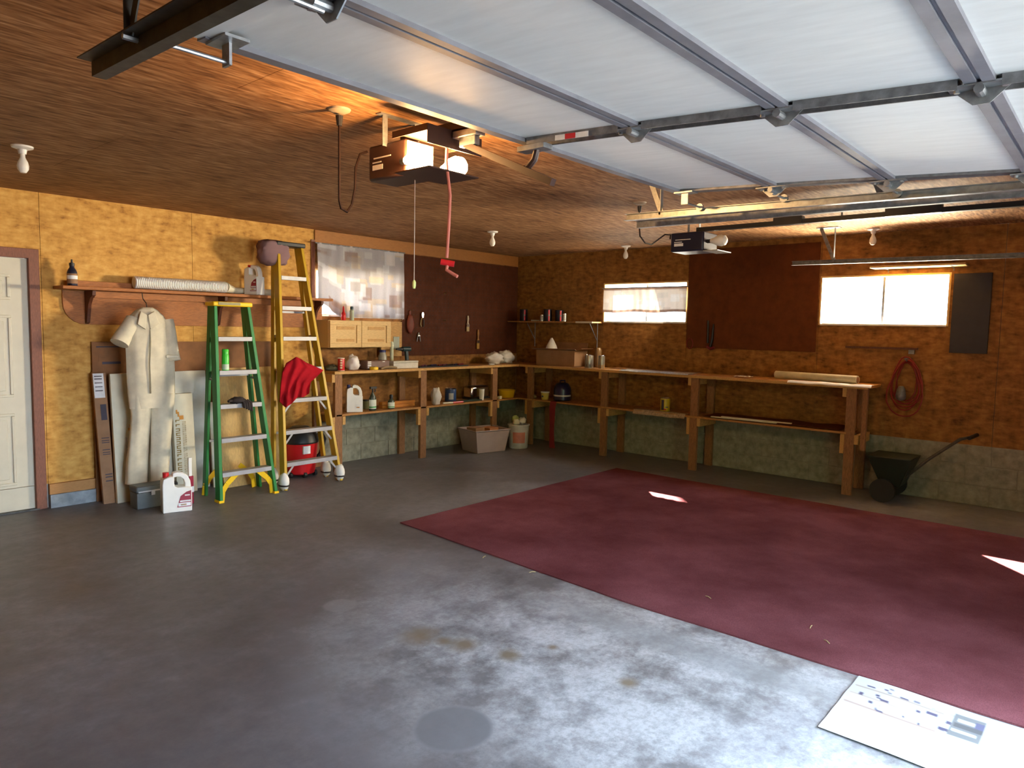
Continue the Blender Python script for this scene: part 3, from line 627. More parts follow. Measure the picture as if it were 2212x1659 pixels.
def jug(c, wd, dp, h, ang, label, capm, labm, name='jug', cat='jug', lab_col=None):
    M = Matrix.Translation(c) @ Matrix.Rotation(ang, 4, 'Z'); o = thing(name, label, cat, c)
    out = [(-.5, .0), (.5, 0), (.5, .55), (.47, .72), (.40, .86), (.22, .96), (-.05, 1.0), (-.16, .97), (-.22, .90), (-.47, .84), (-.5, .70)]
    hole = [(-.02, .66), (.06, .60), (.24, .60), (.30, .68), (.24, .80), (.06, .86), (-.02, .80)]
    # body with a through handle hole: lower block, rear column, handle arch
    mb = MB(M)
    def pr(poly, d=dp): mb.prism([(a*wd, b*h) for a, b in poly], (0, d/2, 0), (1, 0, 0), (0, 0, 1), (0, -d, 0))
    pr([(-.5, .015), (-.485, 0), (.485, 0), (.5, .015), (.5, .60), (.3, .62), (.02, .62), (-.10, .68), (-.10, .9), (-.22, .92), (-.47, .86), (-.5, .72)])
    pr([(.28, .58), (.5, .60), (.47, .76), (.38, .89), (.24, .96), (.02, 1.0), (-.12, .98), (-.14, .86), (.02, .88), (.14, .87), (.24, .80), (.29, .70)], dp*.55)
    mb.build('jug_body', WHITEP, o, bevel=.008, smooth=50)
    MB(M).cyl((-.34*wd, 0, h*.86), (-.34*wd, 0, h*1.0), wd*.11).build('cap', capm, o)
    l = MB(M).prism([(-.02*wd, .12*h), (.47*wd, .12*h), (.47*wd, .53*h), (.3*wd, .50*h), (.1*wd, .40*h)], (0, -dp/2-.001, 0), (1, 0, 0), (0, 0, 1), (0, -.0012, 0)).build('label', labm, o, smooth=0)
    for a0, a1, b0, b1, mm in ((.08, .45, .25, .29, INKW), (.02, .45, .14, .23, INKW), (.10, .30, .16, .20, INKO), (.25, .42, .40, .43, INKW)):
        MB(M).prism([(a0*wd, b0*h), (a1*wd, b0*h), (a1*wd, b1*h), (a0*wd, b1*h)], (0, -dp/2-.0024, 0), (1, 0, 0), (0, 0, 1), (0, -.0008, 0)).build('printed_line', mm, l, smooth=0)
    return o
jug(Vector((-4.115, -.168, SZ)), .17, .10, .29, R_(-75), 'white plastic jug with red cap standing on the wall shelf', RED, MAROL)
jug(Vector((-5.17, -.80, 0)), .22, .13, .325, R_(-14), 'white plastic jug with maroon label standing on the floor before hanging coveralls', RED, MAROL)
# ------------------------------------------------------------------ leaning sheets and cartons
def leaning(name, x0, x1, yb, yt, th, h, m, label, cat, printf=None, nu=30, nv=60, x0t=None, x1t=None, parts=None):
    x0t = x0 if x0t is None else x0t; x1t = x1 if x1t is None else x1t
    o = thing(name, label, cat, ((x0+x1)/2, yb, 0))
    t = math.hypot(h, yt-yb)
    MB().add([(x0, yb, 0), (x1, yb, 0), (x1, yb+th, 0), (x0, yb+th, 0), (x0t, yt, h), (x1t, yt, h), (x1t, yt+th, h), (x0t, yt+th, h)], [(0,3,2,1),(4,5,6,7),(0,1,5,4),(1,2,6,5),(2,3,7,6),(3,0,4,7)]).build('carton' if 'box' in name or 'carton' in name else 'sheet', m, o, smooth=0, bevel=.002)
    for (a0, a1, b0, b1, mm, pn) in parts or ():
        def P(a, b, d): return Vector((x0+(x1-x0)*a+(x0t-x0)*b, yb+(yt-yb)*b-d, h*b))
        MB().add([P(a0, b0, .0012), P(a1, b0, .0012), P(a1, b1, .0012), P(a0, b1, .0012), P(a0, b0, .003), P(a1, b0, .003), P(a1, b1, .003), P(a0, b1, .003)], [(0,3,2,1),(4,5,6,7),(0,1,5,4),(1,2,6,5),(2,3,7,6),(3,0,4,7)]).build(pn, mm, o, smooth=0)
    return o
leaning('cardboard_sheet', -5.52, -3.80, -.06, -.035, .012, 1.37, CARDD, 'wide brown cardboard sheet leaning on the wall behind the coveralls', 'cardboard',
        parts=[(.02, .16, .965, .972, INK, 'printed_line'), (.03, .15, .88, .92, CARDD, 'printed_line'), (.045, .13, .86, .875, INK, 'printed_line')])
pts_ = [(.05, .95, .81, .995, INKW, 'shipping_label'), (.45, .95, .64, .76, INK, 'printed_mark')]
for b in (.50, .48, .465, .41, .39, .375): pts_.append((.3, .95, b, b+.006, INK, 'printed_line'))
for b in (.22, .20, .17): pts_.append((.35, .95, b, b+.008, INK, 'printed_line'))
for b in (.97, .95, .92, .89, .86): pts_.append((.15, .8, b, b+.008, INK, 'printed_line'))
leaning('long_carton', -5.51, -5.42, -.19, -.10, .03, 1.11, CARD, 'narrow brown carton with white shipping label leaning left of the coveralls', 'carton', parts=pts_, x0t=-5.545, x1t=-5.44)
def lettering(a0, a1, b0, b1, n, m, seed):
    r = random.Random(seed); out = []; b = b1; st = (b1-b0)/n; am = (a0+a1)/2
    for q in range(n):
        t = b1-q*st; k = r.randrange(4)
        out.append((a0, a1, t-st*.22, t, m, 'printed_letter'))
        if k != 1: out.append((a0, a1, t-st*.75, t-st*.55, m, 'printed_letter'))
        out.append((a0, a0+(a1-a0)*.25, t-st*.55, t-st*.22, m, 'printed_letter') if k % 2 else (a1-(a1-a0)*.25, a1, t-st*.55, t-st*.22, m, 'printed_letter'))
    return out
leaning('long_box', -5.42, -5.255, -.24, -.14, .035, 1.10, CREAMB, 'tall cream box with orange star logo leaning left of the coverall leg', 'box',
        parts=[(.72, .95, .555, .575, INKO, 'logo'), (.78, .90, .535, .60, INKO, 'logo')]+lettering(.80, .95, .37, .53, 7, INKO, 2)+lettering(.55, .64, .20, .50, 16, mat('pale_grey_ink', (.42, .38, .38), .6), 5))
leaning('foam_panel', -5.25, -4.575, -.15, -.085, .025, 1.10, mat('foam_panel_card', (.60, .58, .48), .7, var=.06), 'wide cream panel leaning on the wall behind the coverall legs', 'panel')
leaning('tall_box', -4.92, -4.735, -.24, -.16, .045, .90, CREAMB, 'cream box with vertical brown lettering leaning right of the coverall legs', 'box',
        parts=[(.15, .22, .80, .84, INKO, 'logo'), (.22, .30, .77, .82, INKO, 'logo'), (.30, .50, .74, .78, INKO, 'logo')]+lettering(.10, .30, .18, .74, 13, mat('brown_ink', (.30, .20, .05), .6), 3)+lettering(.42, .60, .20, .72, 26, mat('tan_ink', (.45, .37, .22), .6), 6))
leaning('plywood_sheet', -4.525, -3.89, -.33, -.13, .012, 1.12, mat('tan_plywood', (.56, .35, .12), .65, stretch=(8, 8, 2), var=.12), 'tan plywood sheet leaning behind the green stepladder', 'plywood')
leaning('white_batten', -4.572, -4.535, -.22, -.15, .02, .80, CREAMB, 'narrow white batten leaning beside the green stepladder', 'batten')
# coveralls
def cov():
    Y = -.34
    o = thing('coveralls', 'cream canvas work coveralls hanging from the wall shelf', 'clothing', tuple(BK(320, 1042, Y)))
    def ring(y, L, Rr, th, yc, seed):
        a, b = BK(L, y, yc), BK(Rr, y, yc); c = (a+b)/2; hw = (b.x-a.x)/2; out = []
        for q in range(28):
            t = q*math.tau/28; f = 1+.05*noise.noise(Vector((math.cos(t)*2.5+seed, math.sin(t)*2.5, c.z*3)))+.05*math.sin(t*7+c.z*4)*(1 if th > .03 else .3)
            out.append(Vector((c.x+math.cos(t)*hw*f, c.y+math.sin(t)*th*f, c.z)))
        return out
    def chain(rows, yc, seed):
        rr = [ring(y, l, r, th, yc, seed) for y, l, r, th in rows]; out = []
        for a, b in zip(rr, rr[1:]):
            for q in range(3): out.append([p.lerp(s_, q/3) for p, s_ in zip(a, b)])
        return out+[rr[-1]]
    mb = MB()
    mb.rings(chain([(664, 306, 330, .03), (670, 294, 341, .055), (682, 282, 354, .075), (700, 273, 364, .085), (730, 271, 371, .085), (765, 274, 376, .085), (810, 275, 377, .085), (850, 277, 375, .08), (880, 281, 373, .07)], Y, 1))
    mb.rings(chain([(850, 279, 329, .062), (900, 283, 325, .055), (950, 279, 321, .052), (1000, 273, 319, .055), (1043, 271, 319, .06)], Y, 4))
    mb.rings(chain([(850, 324, 374, .062), (900, 325, 372, .055), (950, 324, 368, .052), (1000, 322, 365, .055), (1040, 322, 362, .06)], Y-.01, 9))
    mb.build('suit', CANV, o, smooth=60)
    def sleeve(a, b, r0, r1, seed):
        pts = [a.lerp(b, q/6)+Vector((.008*noise.noise(Vector((q, seed, 0))), -.008*math.sin(q), 0)) for q in range(7)]
        MB().tube(pts, [r0+(r1-r0)*q/6 for q in range(7)], 16).build('sleeve', CANV, o, smooth=60)
    sleeve(BK(288, 690, Y), BK(258, 742, Y-.02), .06, .072, 1); sleeve(BK(358, 692, Y), BK(374, 780, Y-.03), .062, .062, 2)
    for l in (((304, 672), (297, 700), (315, 712), (318, 680)), ((334, 672), (345, 700), (325, 712), (320, 680))):
        MB().prism([(BK(x, y, Y-.09).x, BK(x, y, Y-.09).z) for x, y in l], (0, Y-.072, 0), (1, 0, 0), (0, 0, 1), (0, -.02, 0)).build('collar', CANV, o, bevel=.004)
    a, b = BK(323, 690, Y-.075), BK(326, 850, Y-.085)
    MB().tube([a, a.lerp(b, .3)+Vector((0, -.012, 0)), a.lerp(b, .6)+Vector((-.01, -.012, 0)), b], .006).build('zip', mat('canvas_zip', (.30, .27, .19), .7), o)
    for x in (280, 368): pass
    MB().box(BK(345, 770, -.3).x, BK(372, 770, -.3).x, Y-.095, Y-.085, BK(345, 772, -.3).z, BK(345, 766, -.3).z).build('pocket_flap', CANV, o, bevel=.003)
    MB().tube([BK(318, 668, Y), BK(318, 655, Y)+Vector((0, .02, 0)), (BK(318, 655, Y).x, -.255, 1.74), (BK(318, 655, Y).x, -.235, 1.795)], .004).build('hook', STEELD, o)
cov()
# toolbox and red-white stick on the floor
o = thing('toolbox', 'grey metal toolbox on the floor under the coveralls', 'toolbox', (-5.25, -.42, 0))
MB().box(-5.39, -5.06, -.575, -.425, 0, .135).build('toolbox_body', TOOLBX, o, bevel=.006)
MB().box(-5.395, -5.055, -.58, -.42, .137, .19).build('lid', TOOLBX, o, bevel=.012)
MB().box(-5.38, -5.08, -.584, -.58, .14, .152).build('bright_band', ALU, o); MB().box(-5.28, -5.25, -.587, -.58, .11, .15).build('latch', ALU, o)
o = thing('striped_stick', 'red and white striped stick standing behind the maroon-labelled jug', 'stick', (-4.985, -.66, 0))
MB().box(-5.0, -4.965, -.67, -.65, 0, .24).build('red_stick', MAROL, o, bevel=.003); MB().box(-5.002, -4.963, -.673, -.669, .10, .15).build('white_label', INKW, o); MB().box(-5.006, -4.978, -.672, -.648, .24, .40).build('white_tip', WHITEP, o, bevel=.003)
# ------------------------------------------------------------------ ladders
def ladder(name, label, ff, bf, tp, zt, nst, rail, cap, brace, capz):
    (fl, fr), (bl, br), (tl, tr_) = ff, bf, tp
    c = (Vector(fl)+Vector(fr)+Vector(bl)+Vector(br))/4; o = thing(name, label, 'ladder', c)
    def at(a, b, z): a, b = Vector(a), Vector(b); return a.lerp(b, (z-a.z)/(b.z-a.z))
    tb = Vector((0, .055, 0))
    for a, b in ((fl, tl), (fr, tr_)): MB().beam(a, b, .03, .085, up=(0, 1, 0)).build('front_rail', rail, o, bevel=.004)
    for a, b in ((bl, Vector(tl)+tb), (br, Vector(tr_)+tb)): MB().beam(a, b, .026, .06, up=(0, 1, 0)).build('rear_rail', rail, o, bevel=.004)
    for q in range(nst):
        z = .25+q*.2935; a, b = at(fl, tl, z), at(fr, tr_, z)
        MB().box(a.x+.014, b.x-.014, a.y-.045, a.y+.04, z-.004, z+.004).box(a.x+.014, b.x-.014, a.y-.047, a.y-.043, z-.034, z+.004).box(a.x+.014, b.x-.014, a.y+.036, a.y+.04, z-.03, z+.004).build('step', ALU, o, bevel=.0015)
        if q > 0 and q < nst-1 or brace == 'alu':
            for a_, s_ in ((a, 1), (b, -1)):
                MB().beam((a_.x+s_*.09, a.y-.03, z-.03), (a_.x+s_*.012, a.y-.03, z-.125), .018, .004, up=(0, 1, 0)).build('step_brace', ALU, o) if brace == 'alu' and q < 3 else None
    for q in range(1, nst, 2):
        z = .2+q*.2935; a, b = at(bl, Vector(tl)+tb, z), at(br, Vector(tr_)+tb, z)
        MB().beam(a, b, .02, .03, up=(0, 1, 0)).build('rear_bar', ALU, o)
    z = zt*.62
    for s_, (a, b), (c_, d) in ((1, (fl, tl), (bl, tl)), (-1, (fr, tr_), (br, tr_))):
        p, q = at(a, b, z), at(c_, Vector(d)+tb, z); MB().beam(p, q, .02, .005, up=(1, 0, 0)).build('spreader', ALU, o)
    MB().box(tl[0]-.03, tr_[0]+.03, tl[1]-.06, tl[1]+.10, zt-.005, zt+capz).build('top_cap', cap, o, bevel=.01)
    return o, at
g, at = ladder('green_stepladder', 'green fibreglass stepladder with yellow top cap and aluminium steps', ((-4.80, -.79, 0), (-4.28, -.79, 0)), ((-4.77, -.46, 0), (-4.25, -.47, 0)), ((-4.735, -.60, 1.70), (-4.43, -.60, 1.70)), 1.70, 5, GREENF, YELP, 'none', .035)
for s_, f_ in ((1, (-4.80, -.79)), (-1, (-4.28, -.79))):
    for yy, yo in ((-.79, 0), (-.465, .02)):
        pts = [(f_[0]+s_*(.02+yo*0), yy, .005), (f_[0]+s_*.03, yy, .09), (f_[0]+s_*.07, yy, .15), (f_[0]+s_*.165, yy, .235)]
        mb = MB()
        for a, b in zip(pts, pts[1:]): mb.beam(a, b, .012, .045, up=(s_, 0, -.6))
        mb.build('foot_brace', YELP, g)
    MB().box(f_[0]-.022, f_[0]+.022, -.835, -.745, 0, .02).build('foot_pad', YELP, g)
MB().box(-4.72, -4.52, -.665, -.655, 1.705, 1.73).build('cap_marking', mat('cap_marking_grey', (.25, .22, .1), .5), g)
yl, aty = ladder('yellow_stepladder', 'tall yellow fibreglass stepladder with black cap beside the wall shelf', ((-4.18, -.79, 0), (-3.56, -.78, 0)), ((-4.12, -.50, 0), (-3.55, -.53, 0)), ((-3.955, -.31, 2.31), (-3.70, -.31, 2.31)), 2.31, 7, YELF, BLACKP, 'alu', .04)
for (x, y) in ((-4.18, -.79), (-3.56, -.78), (-4.12, -.50), (-3.55, -.53)):
    f = MB(Matrix.Translation((x, y, 0))).ell((0, 0, .085), .046, .062, .085, f=crumple(x*3, .15, 2.2)).build('foot_wrap', WHITEP, yl, smooth=60)
    MB().lathe([(.045, .045), (.049, .052), (.045, .06)], (x, y, 0), sy=1.3).build('tape_band', BLACKP, f)
# plastic bag over the ladder top
pb_ = tag(MB().ell((BK(592, 546, -.30).x, -.285, BK(592, 546, -.30).z), .15, .09, .12, 28, 18, f=lambda d: crumple(3, .16, 2.4)(d)/max(abs(d.x), abs(d.y), abs(d.z))**.6).build('plastic_bag', BAGM, smooth=70), 'mauve grey plastic bag bunched over the yellow ladder top', 'bag')
# red cloth
def redc(u, v):
    def lerp(t, xs): t = max(0, min(.9999, t))*(len(xs)-1); i = int(t); return xs[i]+(xs[i+1]-xs[i])*(t-i)
    L = lerp(v, (620, 611, 608, 606, 605)); Rr = lerp(v, (672, 699, 686, 672, 669, 668)); top = lerp(u, (784, 778, 771, 776, 783, 787)); bot = lerp(u, (868, 880, 872, 858, 858, 850))
    x = L+(Rr-L)*u; y = top+(bot-top)*v; Yd = -.705-.03*math.sin(u*math.pi)-.012*math.sin(u*23+v*3)*(.3+v)-.02*noise.noise(Vector((u*5, v*4, 1)))+.05*max(0, .2-v)*5*.6
    return BK(x, y, Yd)
tag(MB().grid(redc, 44, 34, thick=(0, .014, 0)).build('red_cloth', REDC, smooth=60), 'crumpled red cloth draped on the yellow stepladder', 'cloth')
# can and gloves on green ladder
z = .25+3*.2935; p = at((-4.80, -.79, 0), (-4.735, -.60, 1.70), z)
bottle('spray_can', (BK(487, 790, p.y).x, p.y, z+.004), [(.028, 0), (.03, .006), (.03, .05), (.03, .13), (.026, .14)], GREENP, 'bright green spray can standing on a green stepladder step', 'spray can', parts=[('cap', [(.028, .14), (.028, .18), (.024, .186)], GREENP), ('pale_band', [(.0306, .006), (.0306, .055)], mat('pale_green_label', (.5, .62, .45), .4))])
z = .25+2*.2935; p = at((-4.80, -.79, 0), (-4.735, -.60, 1.70), z); gx = BK(510, 862, p.y).x
gl = MB().ell((gx, p.y-.02, z+.03), .075, .055, .03, 18, 10, f=crumple(8, .35, 3))
for q in range(4): gl.tube([(gx+.02+q*.02, p.y-.045, z+.03), (gx+.035+q*.022, p.y-.075, z+.01), (gx+.04+q*.022, p.y-.08, z-.035-.01*q)], .012, 8)
tag(gl.tube([(gx-.05, p.y-.04, z+.03), (gx-.08, p.y-.05, z+.035), (gx-.1, p.y-.055, z+.03)], .012, 8).build('work_glove', mat('dark_glove_cloth', (.03, .022, .022), .9), smooth=60), 'dark work glove lying over a green stepladder step', 'glove')
# shop vac behind yellow ladder
vx, vy = -3.70, -.30
o = thing('shop_vacuum', 'red drum shop vacuum with black lid behind the yellow stepladder', 'vacuum', (vx, vy, 0))
MB().lathe([(.135, .03), (.145, .04), (.172, .33), (.176, .345)], (vx, vy, 0), 28).build('drum', RED, o)
MB().lathe([(.18, .345), (.186, .36), (.17, .42), (.13, .48), (.08, .51), (0, .51)], (vx, vy, 0), 28).build('lid', BLACKP, o)
MB().box(vx-.075, vx+.005, vy-.178, vy-.160, .25, .33).build('white_label', INKW, o)
for a in (-.6, .2, 1.0, -1.4):
    q = (vx+.15*math.cos(a*1.3-1), vy+.13*math.sin(a*1.3-1), .03); MB().cyl((q[0]-.015, q[1], .03), (q[0]+.015, q[1], .03), .03).build('caster', BLACKP, o)
MB().tube([(vx+.12, vy-.05, .43), (vx+.2, vy-.06, .44), (vx+.26, vy-.04, .36), (vx+.24, vy, .2), (vx+.17, vy+.02, .12)], .022, 10).build('hose', BLACKP, o)
# ------------------------------------------------------------------ cabinet, sill bottles, curtains
o = thing('wall_cabinet', 'small pine cabinet with two panelled doors below the curtained window', 'cabinet', (-2.88, -.13, 1.30))
MB().box(-3.32, -2.48, -.235, -.02, 1.305, 1.60).build('cabinet_body', PINE, o, bevel=.002)
for a in (-3.315, -2.905):
    d = MB().box(a, a+.405, -.255, -.237, 1.31, 1.595).build('cabinet_door', PINE, o, bevel=.002)
    mb = MB()
    for (u0, u1, v0, v1) in ((a, a+.405, 1.31, 1.355), (a, a+.405, 1.55, 1.595), (a, a+.06, 1.355, 1.55), (a+.345, a+.405, 1.355, 1.55)): mb.box(u0, u1, -.265, -.256, v0, v1)
    mb.build('door_frame', PINE, d, bevel=.002)
    MB().box(a+.09, a+.315, -.259, -.255, 1.50, 1.535).box(a+.09, a+.315, -.259, -.255, 1.37, 1.40).build('panel_inlay', BENCHL, d, smooth=0)
MB().box(-2.47, -2.16, -.05, -.015, 1.19, 1.60).build('side_board', BENCHL, o)
bottle('red_bottle', (BK(742, 688, -.13).x, -.13, 1.601), [(.022, 0), (.025, .006), (.025, .07), (.012, .095), (.009, .14), (.005, .155)], RED, 'slim red bottle with pointed tip on the pine cabinet')
bottle('pale_green_bottle', (BK(760, 688, -.13).x, -.13, 1.601), [(.022, 0), (.024, .006), (.024, .11), (.014, .12)], mat('pale_green_plastic', (.45, .52, .38), .4), 'pale green bottle with dark cap on the pine cabinet', parts=[('cap', [(.018, .12), (.018, .15), (.014, .155)], TEAL)])
def curtain(label, axis, a0, a1, z0, z1, d, colf, notch=None, waves=9, rows=40, cols=110, amp=.014, wav=0):
    def fn(u, v):
        a = a0+(a1-a0)*u; zb = z0+(notch(u) if notch else 0)+wav*math.sin(u*13)
        z = z1+(zb-z1)*v; dd = d-amp*(.4+.6*v)*math.sin(u*waves*math.tau+1.5*math.sin(v*2))-.006*noise.noise(Vector((u*9, v*4, 0)))
        return (a, dd, z) if axis == 'x' else (dd, a, z)
    return fn
pr = random.Random(11)
patch = []
for q in range(70):
    u, v = pr.random(), pr.random(); patch.append((u, v, pr.uniform(.03, .10), pr.uniform(.03, .10), pr.choice([(.40, .37, .36), (.50, .49, .51), (.32, .29, .28), (.48, .38, .27), (.55, .43, .29), (.22, .13, .10), (.55, .56, .62), (.55, .57, .63)])))
def ccol(u, v):
    c = (.36, .35, .38)
    for (pu, pv, a, b, cc) in patch:
        if abs(u-pu) < a and abs(v-pv) < b: c = tuple(.35*x+.65*y for x, y in zip(c, cc))
    if v > .985 or v < .02: c = (.55, .5, .48)
    return c
o = thing('window_curtain', 'patchwork print curtain hanging over the back-wall window above the pine cabinet', 'curtain', (-2.73, -.06, 1.65))
MB().grid(curtain('', 'x', -3.335, -2.145, 1.63, 2.42, -.06, None, notch=lambda u: .20*max(0, 1-u/.24)**1.0 if u < .24 else 0), 110, 44, colf=ccol).build('curtain_panel', CURT, o, smooth=60)
MB().cyl((-3.36, -.06, 2.415), (-2.13, -.06, 2.415), .007).build('curtain_rod', GALVD, o)
def vcol(u, v):
    if v < .11 or v > .90: return (.30, .20, .16)
    c = (.74, .70, .68)
    for (pu, pv, a, b, cc) in patch[::2]:
        if abs(u-pu) < a*.7 and abs(v-pv) < b*1.5: c = tuple(.5+.5*x for x in cc)
    return c
o = thing('window_valance', 'short sheer print valance with brown borders across the right-wall window', 'curtain', (-.03, -2.07, 1.77))
MB().grid(curtain('', 'y', -2.655, -1.485, 1.775, 2.085, -.016, None, waves=12, amp=.008, wav=.006), 110, 24, colf=vcol).build('curtain_panel', VAL, o, smooth=60)
MB().cyl((-.016, -2.68, 2.08), (-.016, -1.46, 2.08), .006).build('curtain_rod', GALVD, o)
# ------------------------------------------------------------------ hung tools on the pegboard
def hook(px, py, i):
    p = BK(px, py, -.02); m = MB().cyl((p.x-.012, -.016, p.z), (p.x+.012, -.016, p.z), .005, n=8).tube([(p.x, -.013, p.z), (p.x, -.03, p.z), (p.x, -.045, p.z+.004), (p.x, -.05, p.z+.012)], .003, 6)
    tag(m.build('peg_hook', BRASS), ['bare brass hook highest up on the dark pegboard', 'bare brass hook in the middle of the pegboard, below a higher hook', 'brass hook just above the leather holster', 'brass hook at the pegboard edge beside the pine cabinet'][i], 'hook', 'small hooks on the pegboard')
for i, (x, y) in enumerate(((961, 634), (960, 693), (888, 671), (866, 692))): hook(x, y, i)
p = BK(886, 700, -.03)
o = thing('leather_holster', 'red-brown leather holster hanging on the pegboard', 'holster', (p.x, -.03, p.z-.12))
MB().ell((p.x, -.035, p.z), .055, .022, .115, 16, 10, f=crumple(2, .12, 2)).build('pouch', LEATH, o, smooth=60)
MB().box(p.x-.012, p.x+.012, -.03, -.013, p.z+.09, p.z+.16).build('strap', LEATH, o, bevel=.003)
p = BK(913, 690, -.03)
o = thing('hand_pliers', 'shiny pliers hanging jaws up on the dark pegboard', 'pliers', (p.x, -.03, p.z-.09))
MB().prism([(-.02, .06), (-.012, .09), (.012, .09), (.02, .06), (.012, .02), (-.012, .02)], (p.x, -.035, p.z), (1, 0, 0), (0, 0, 1), (0, .018, 0)).build('jaws', CHROME, o, bevel=.003)
for s_ in (-1, 1): MB().tube([(p.x, -.026, p.z+.03), (p.x+s_*.022, -.026, p.z-.01), (p.x+s_*.028, -.026, p.z-.06), (p.x+s_*.018, -.026, p.z-.09)], .007).build('handle', BRASS if s_ < 0 else STEELD, o)
p = BK(905, 728, -.03)
o = thing('spring_clamp', 'small steel spring clamp hanging low on the dark pegboard', 'clamp', (p.x, -.03, p.z-.06))
for s_ in (-1, 1): MB().tube([(p.x, -.025, p.z+.055), (p.x+s_*.012, -.025, p.z+.02), (p.x+s_*.028, -.025, p.z-.055)], [.006, .008, .006]).build('clamp_arm', GALV, o)
MB().cyl((p.x-.018, -.025, p.z+.015), (p.x+.018, -.025, p.z+.015), .011).build('spring', CHROME, o)
def brush(px, y0, y1, hm, bm, lab):
    a, b = BK(px, y0, -.03), BK(px, y1, -.03); o = thing('paint_brush', lab, 'brush', (b.x, -.03, b.z)); L = a.z-b.z
    MB().tube([(a.x, -.028, a.z), (a.x, -.028, a.z-L*.2), (a.x, -.028, a.z-L*.42), (a.x, -.028, a.z-L*.55)], [.010, .016, .011, .020], 12).build('handle', hm, o)
    MB().box(a.x-.026, a.x+.026, -.037, -.019, a.z-L*.70, a.z-L*.55).build('ferrule', CHROME, o)
    MB().box(a.x-.025, a.x+.025, -.036, -.02, b.z, a.z-L*.70).build('bristles', bm, o, bevel=.006)
brush(1011, 682, 716, mat('pale_wood_handle', (.55, .45, .33), .5), mat('pale_bristle', (.45, .35, .2), .9), 'paint brush with pale handle hanging on the pegboard')
brush(1033, 712, 754, mat('amber_wood_handle', (.36, .17, .04), .5), mat('tan_bristle', (.40, .22, .05), .9), 'paint brush with amber wooden handle hanging low on the pegboard')
p = BK(853, 738, -.02)
tag(MB().box(p.x-.05, p.x+.04, -.055, -.052+.0, p.z-.09, p.z+.06).build('metal_plate', mat('grey_green_metal', (.24, .26, .21), .5, .3), bevel=.003), 'grey green metal plate standing behind the pale tube on the bench', 'plate')
# ------------------------------------------------------------------ things on the back bench
def bX(px, Y): return BK(px, 800, Y).x
def bt(px, Y): return (bX(px, Y), Y, BZ)
def bag(name, c, rx, ry, rz, m, label, seed, amp=.28, cat='plastic bag'):
    return tag(MB().ell((c[0], c[1], c[2]+rz*.82), rx, ry, rz, 26, 16, f=lambda d: crumple(seed, amp, 2.2)(d) if d.z > -.82 else min(1.0, .83/max(.01, -d.z))).build(name, m, smooth=70), label, cat)
def tin(name, c, r, h, m, label, cat='can', rim=CHROME, parts=()):
    o = thing(name, label, cat, c); MB().lathe([(r*.96, .003), (r, .008), (r, h-.006), (r*.95, h)], c, 24).build('can_body', m, o)
    MB().lathe([(r*1.02, h-.006), (r*1.03, h), (r*.94, h+.002), (r*.92, h-.002), (0, h-.002)], c, 24).build('rim', rim, o)
    MB().lathe([(r*1.02, 0), (r*1.02, .006)], c, 24).build('base_rim', rim, o)
    for pn, z0, z1, a0, a1, pm in parts:
        mb = MB(); nn = 8
        mb.grid(lambda u, v: (c[0]+math.cos(a0+(a1-a0)*u)*(r+.0012), c[1]+math.sin(a0+(a1-a0)*u)*(r+.0012), c[2]+z0+(z1-z0)*v), nn, 1); mb.build(pn, pm, o, smooth=60)
    return o
FC = R_(229)          # direction that faces the room's open side
c = bt(737, -.39)
tin('red_can', c, .036, .135, RED, 'tall red can with pale lettering at the end of the pegboard bench', rim=CREAM, parts=[('printed_letter', .025+q*.026, .042+q*.026, FC-.25, FC+.4, mat('cream_ink', (.75, .6, .35), .5)) for q in range(4)])
bag('plastic_bag', bt(762, -.30), .075, .07, .085, BAGW, 'white plastic bag beside the tall red can on the bench', 2)
x0, x1 = bX(783, -.34), bX(832, -.34)
o = thing('shrink_wrapped_pack', 'dark shrink-wrapped pack with white bars on the bench', 'package', ((x0+x1)/2, -.34, BZ))
MB().box(x0, x1, -.42, -.26, BZ, BZ+.10).build('wrapped_block', mat('mauve_wrap', (.16, .09, .07), .25), o, bevel=.012)
for q in range(4): MB().box(x0+.01, x0+.055, -.4235, -.4205, BZ+.02+q*.02, BZ+.031+q*.02).build('white_bar', INKW, o)
MB().box(x1-.10, x1-.07, -.4235, -.4205, BZ+.082, BZ+.09).build('white_bar', INKW, o)
c = bt(826, -.13)
bottle('plastic_jar', c, [(.045, 0), (.05, .006), (.05, .13), (.038, .155), (.036, .175)], mat('cloudy_plastic', (.45, .44, .38), .3), 'cloudy plastic jar with blue lid behind the shrink-wrapped pack', 'jar', parts=[('lid', [(.040, .175), (.040, .20), (.036, .203)], mat('blue_lid', (.03, .03, .16), .4))])
c = bt(846, -.20); h = BK(845, 738, -.2).z-BZ
bottle('pale_tube', c, [(.020, 0), (.021, .004), (.021, h-.02), (.017, h)], mat('pale_green_tube', (.55, .58, .40), .45), 'tall pale green tube standing on the bench beside the drill', 'tube', parts=[('ring', [(.023, h-.05), (.023, h-.04)], CREAM)])
x = bX(873, -.18); z = BZ
o = thing('cordless_drill', 'dark teal cordless drill standing on the bench before pegboard', 'drill', (x, -.18, BZ))
z0 = BK(873, 775, -.18).z
MB().cyl((x-.03, -.18, z0+.115), (x+.085, -.18, z0+.115), .030).build('motor_housing', TEAL, o); MB().cyl((x-.12, -.18, z0+.115), (x-.03, -.18, z0+.115), .010, .024).build('chuck', BLACKP, o)
MB().beam((x+.03, -.18, z0+.10), (x+.045, -.18, BZ+.05), .032, .04, up=(1, 0, 0)).build('grip', TEAL, o, bevel=.006)
MB().box(x-.0, x+.09, -.22, -.14, BZ, BZ+.05).build('battery', BLACKP, o, bevel=.006)
x0, x1 = bX(843, -.36), bX(896, -.36)
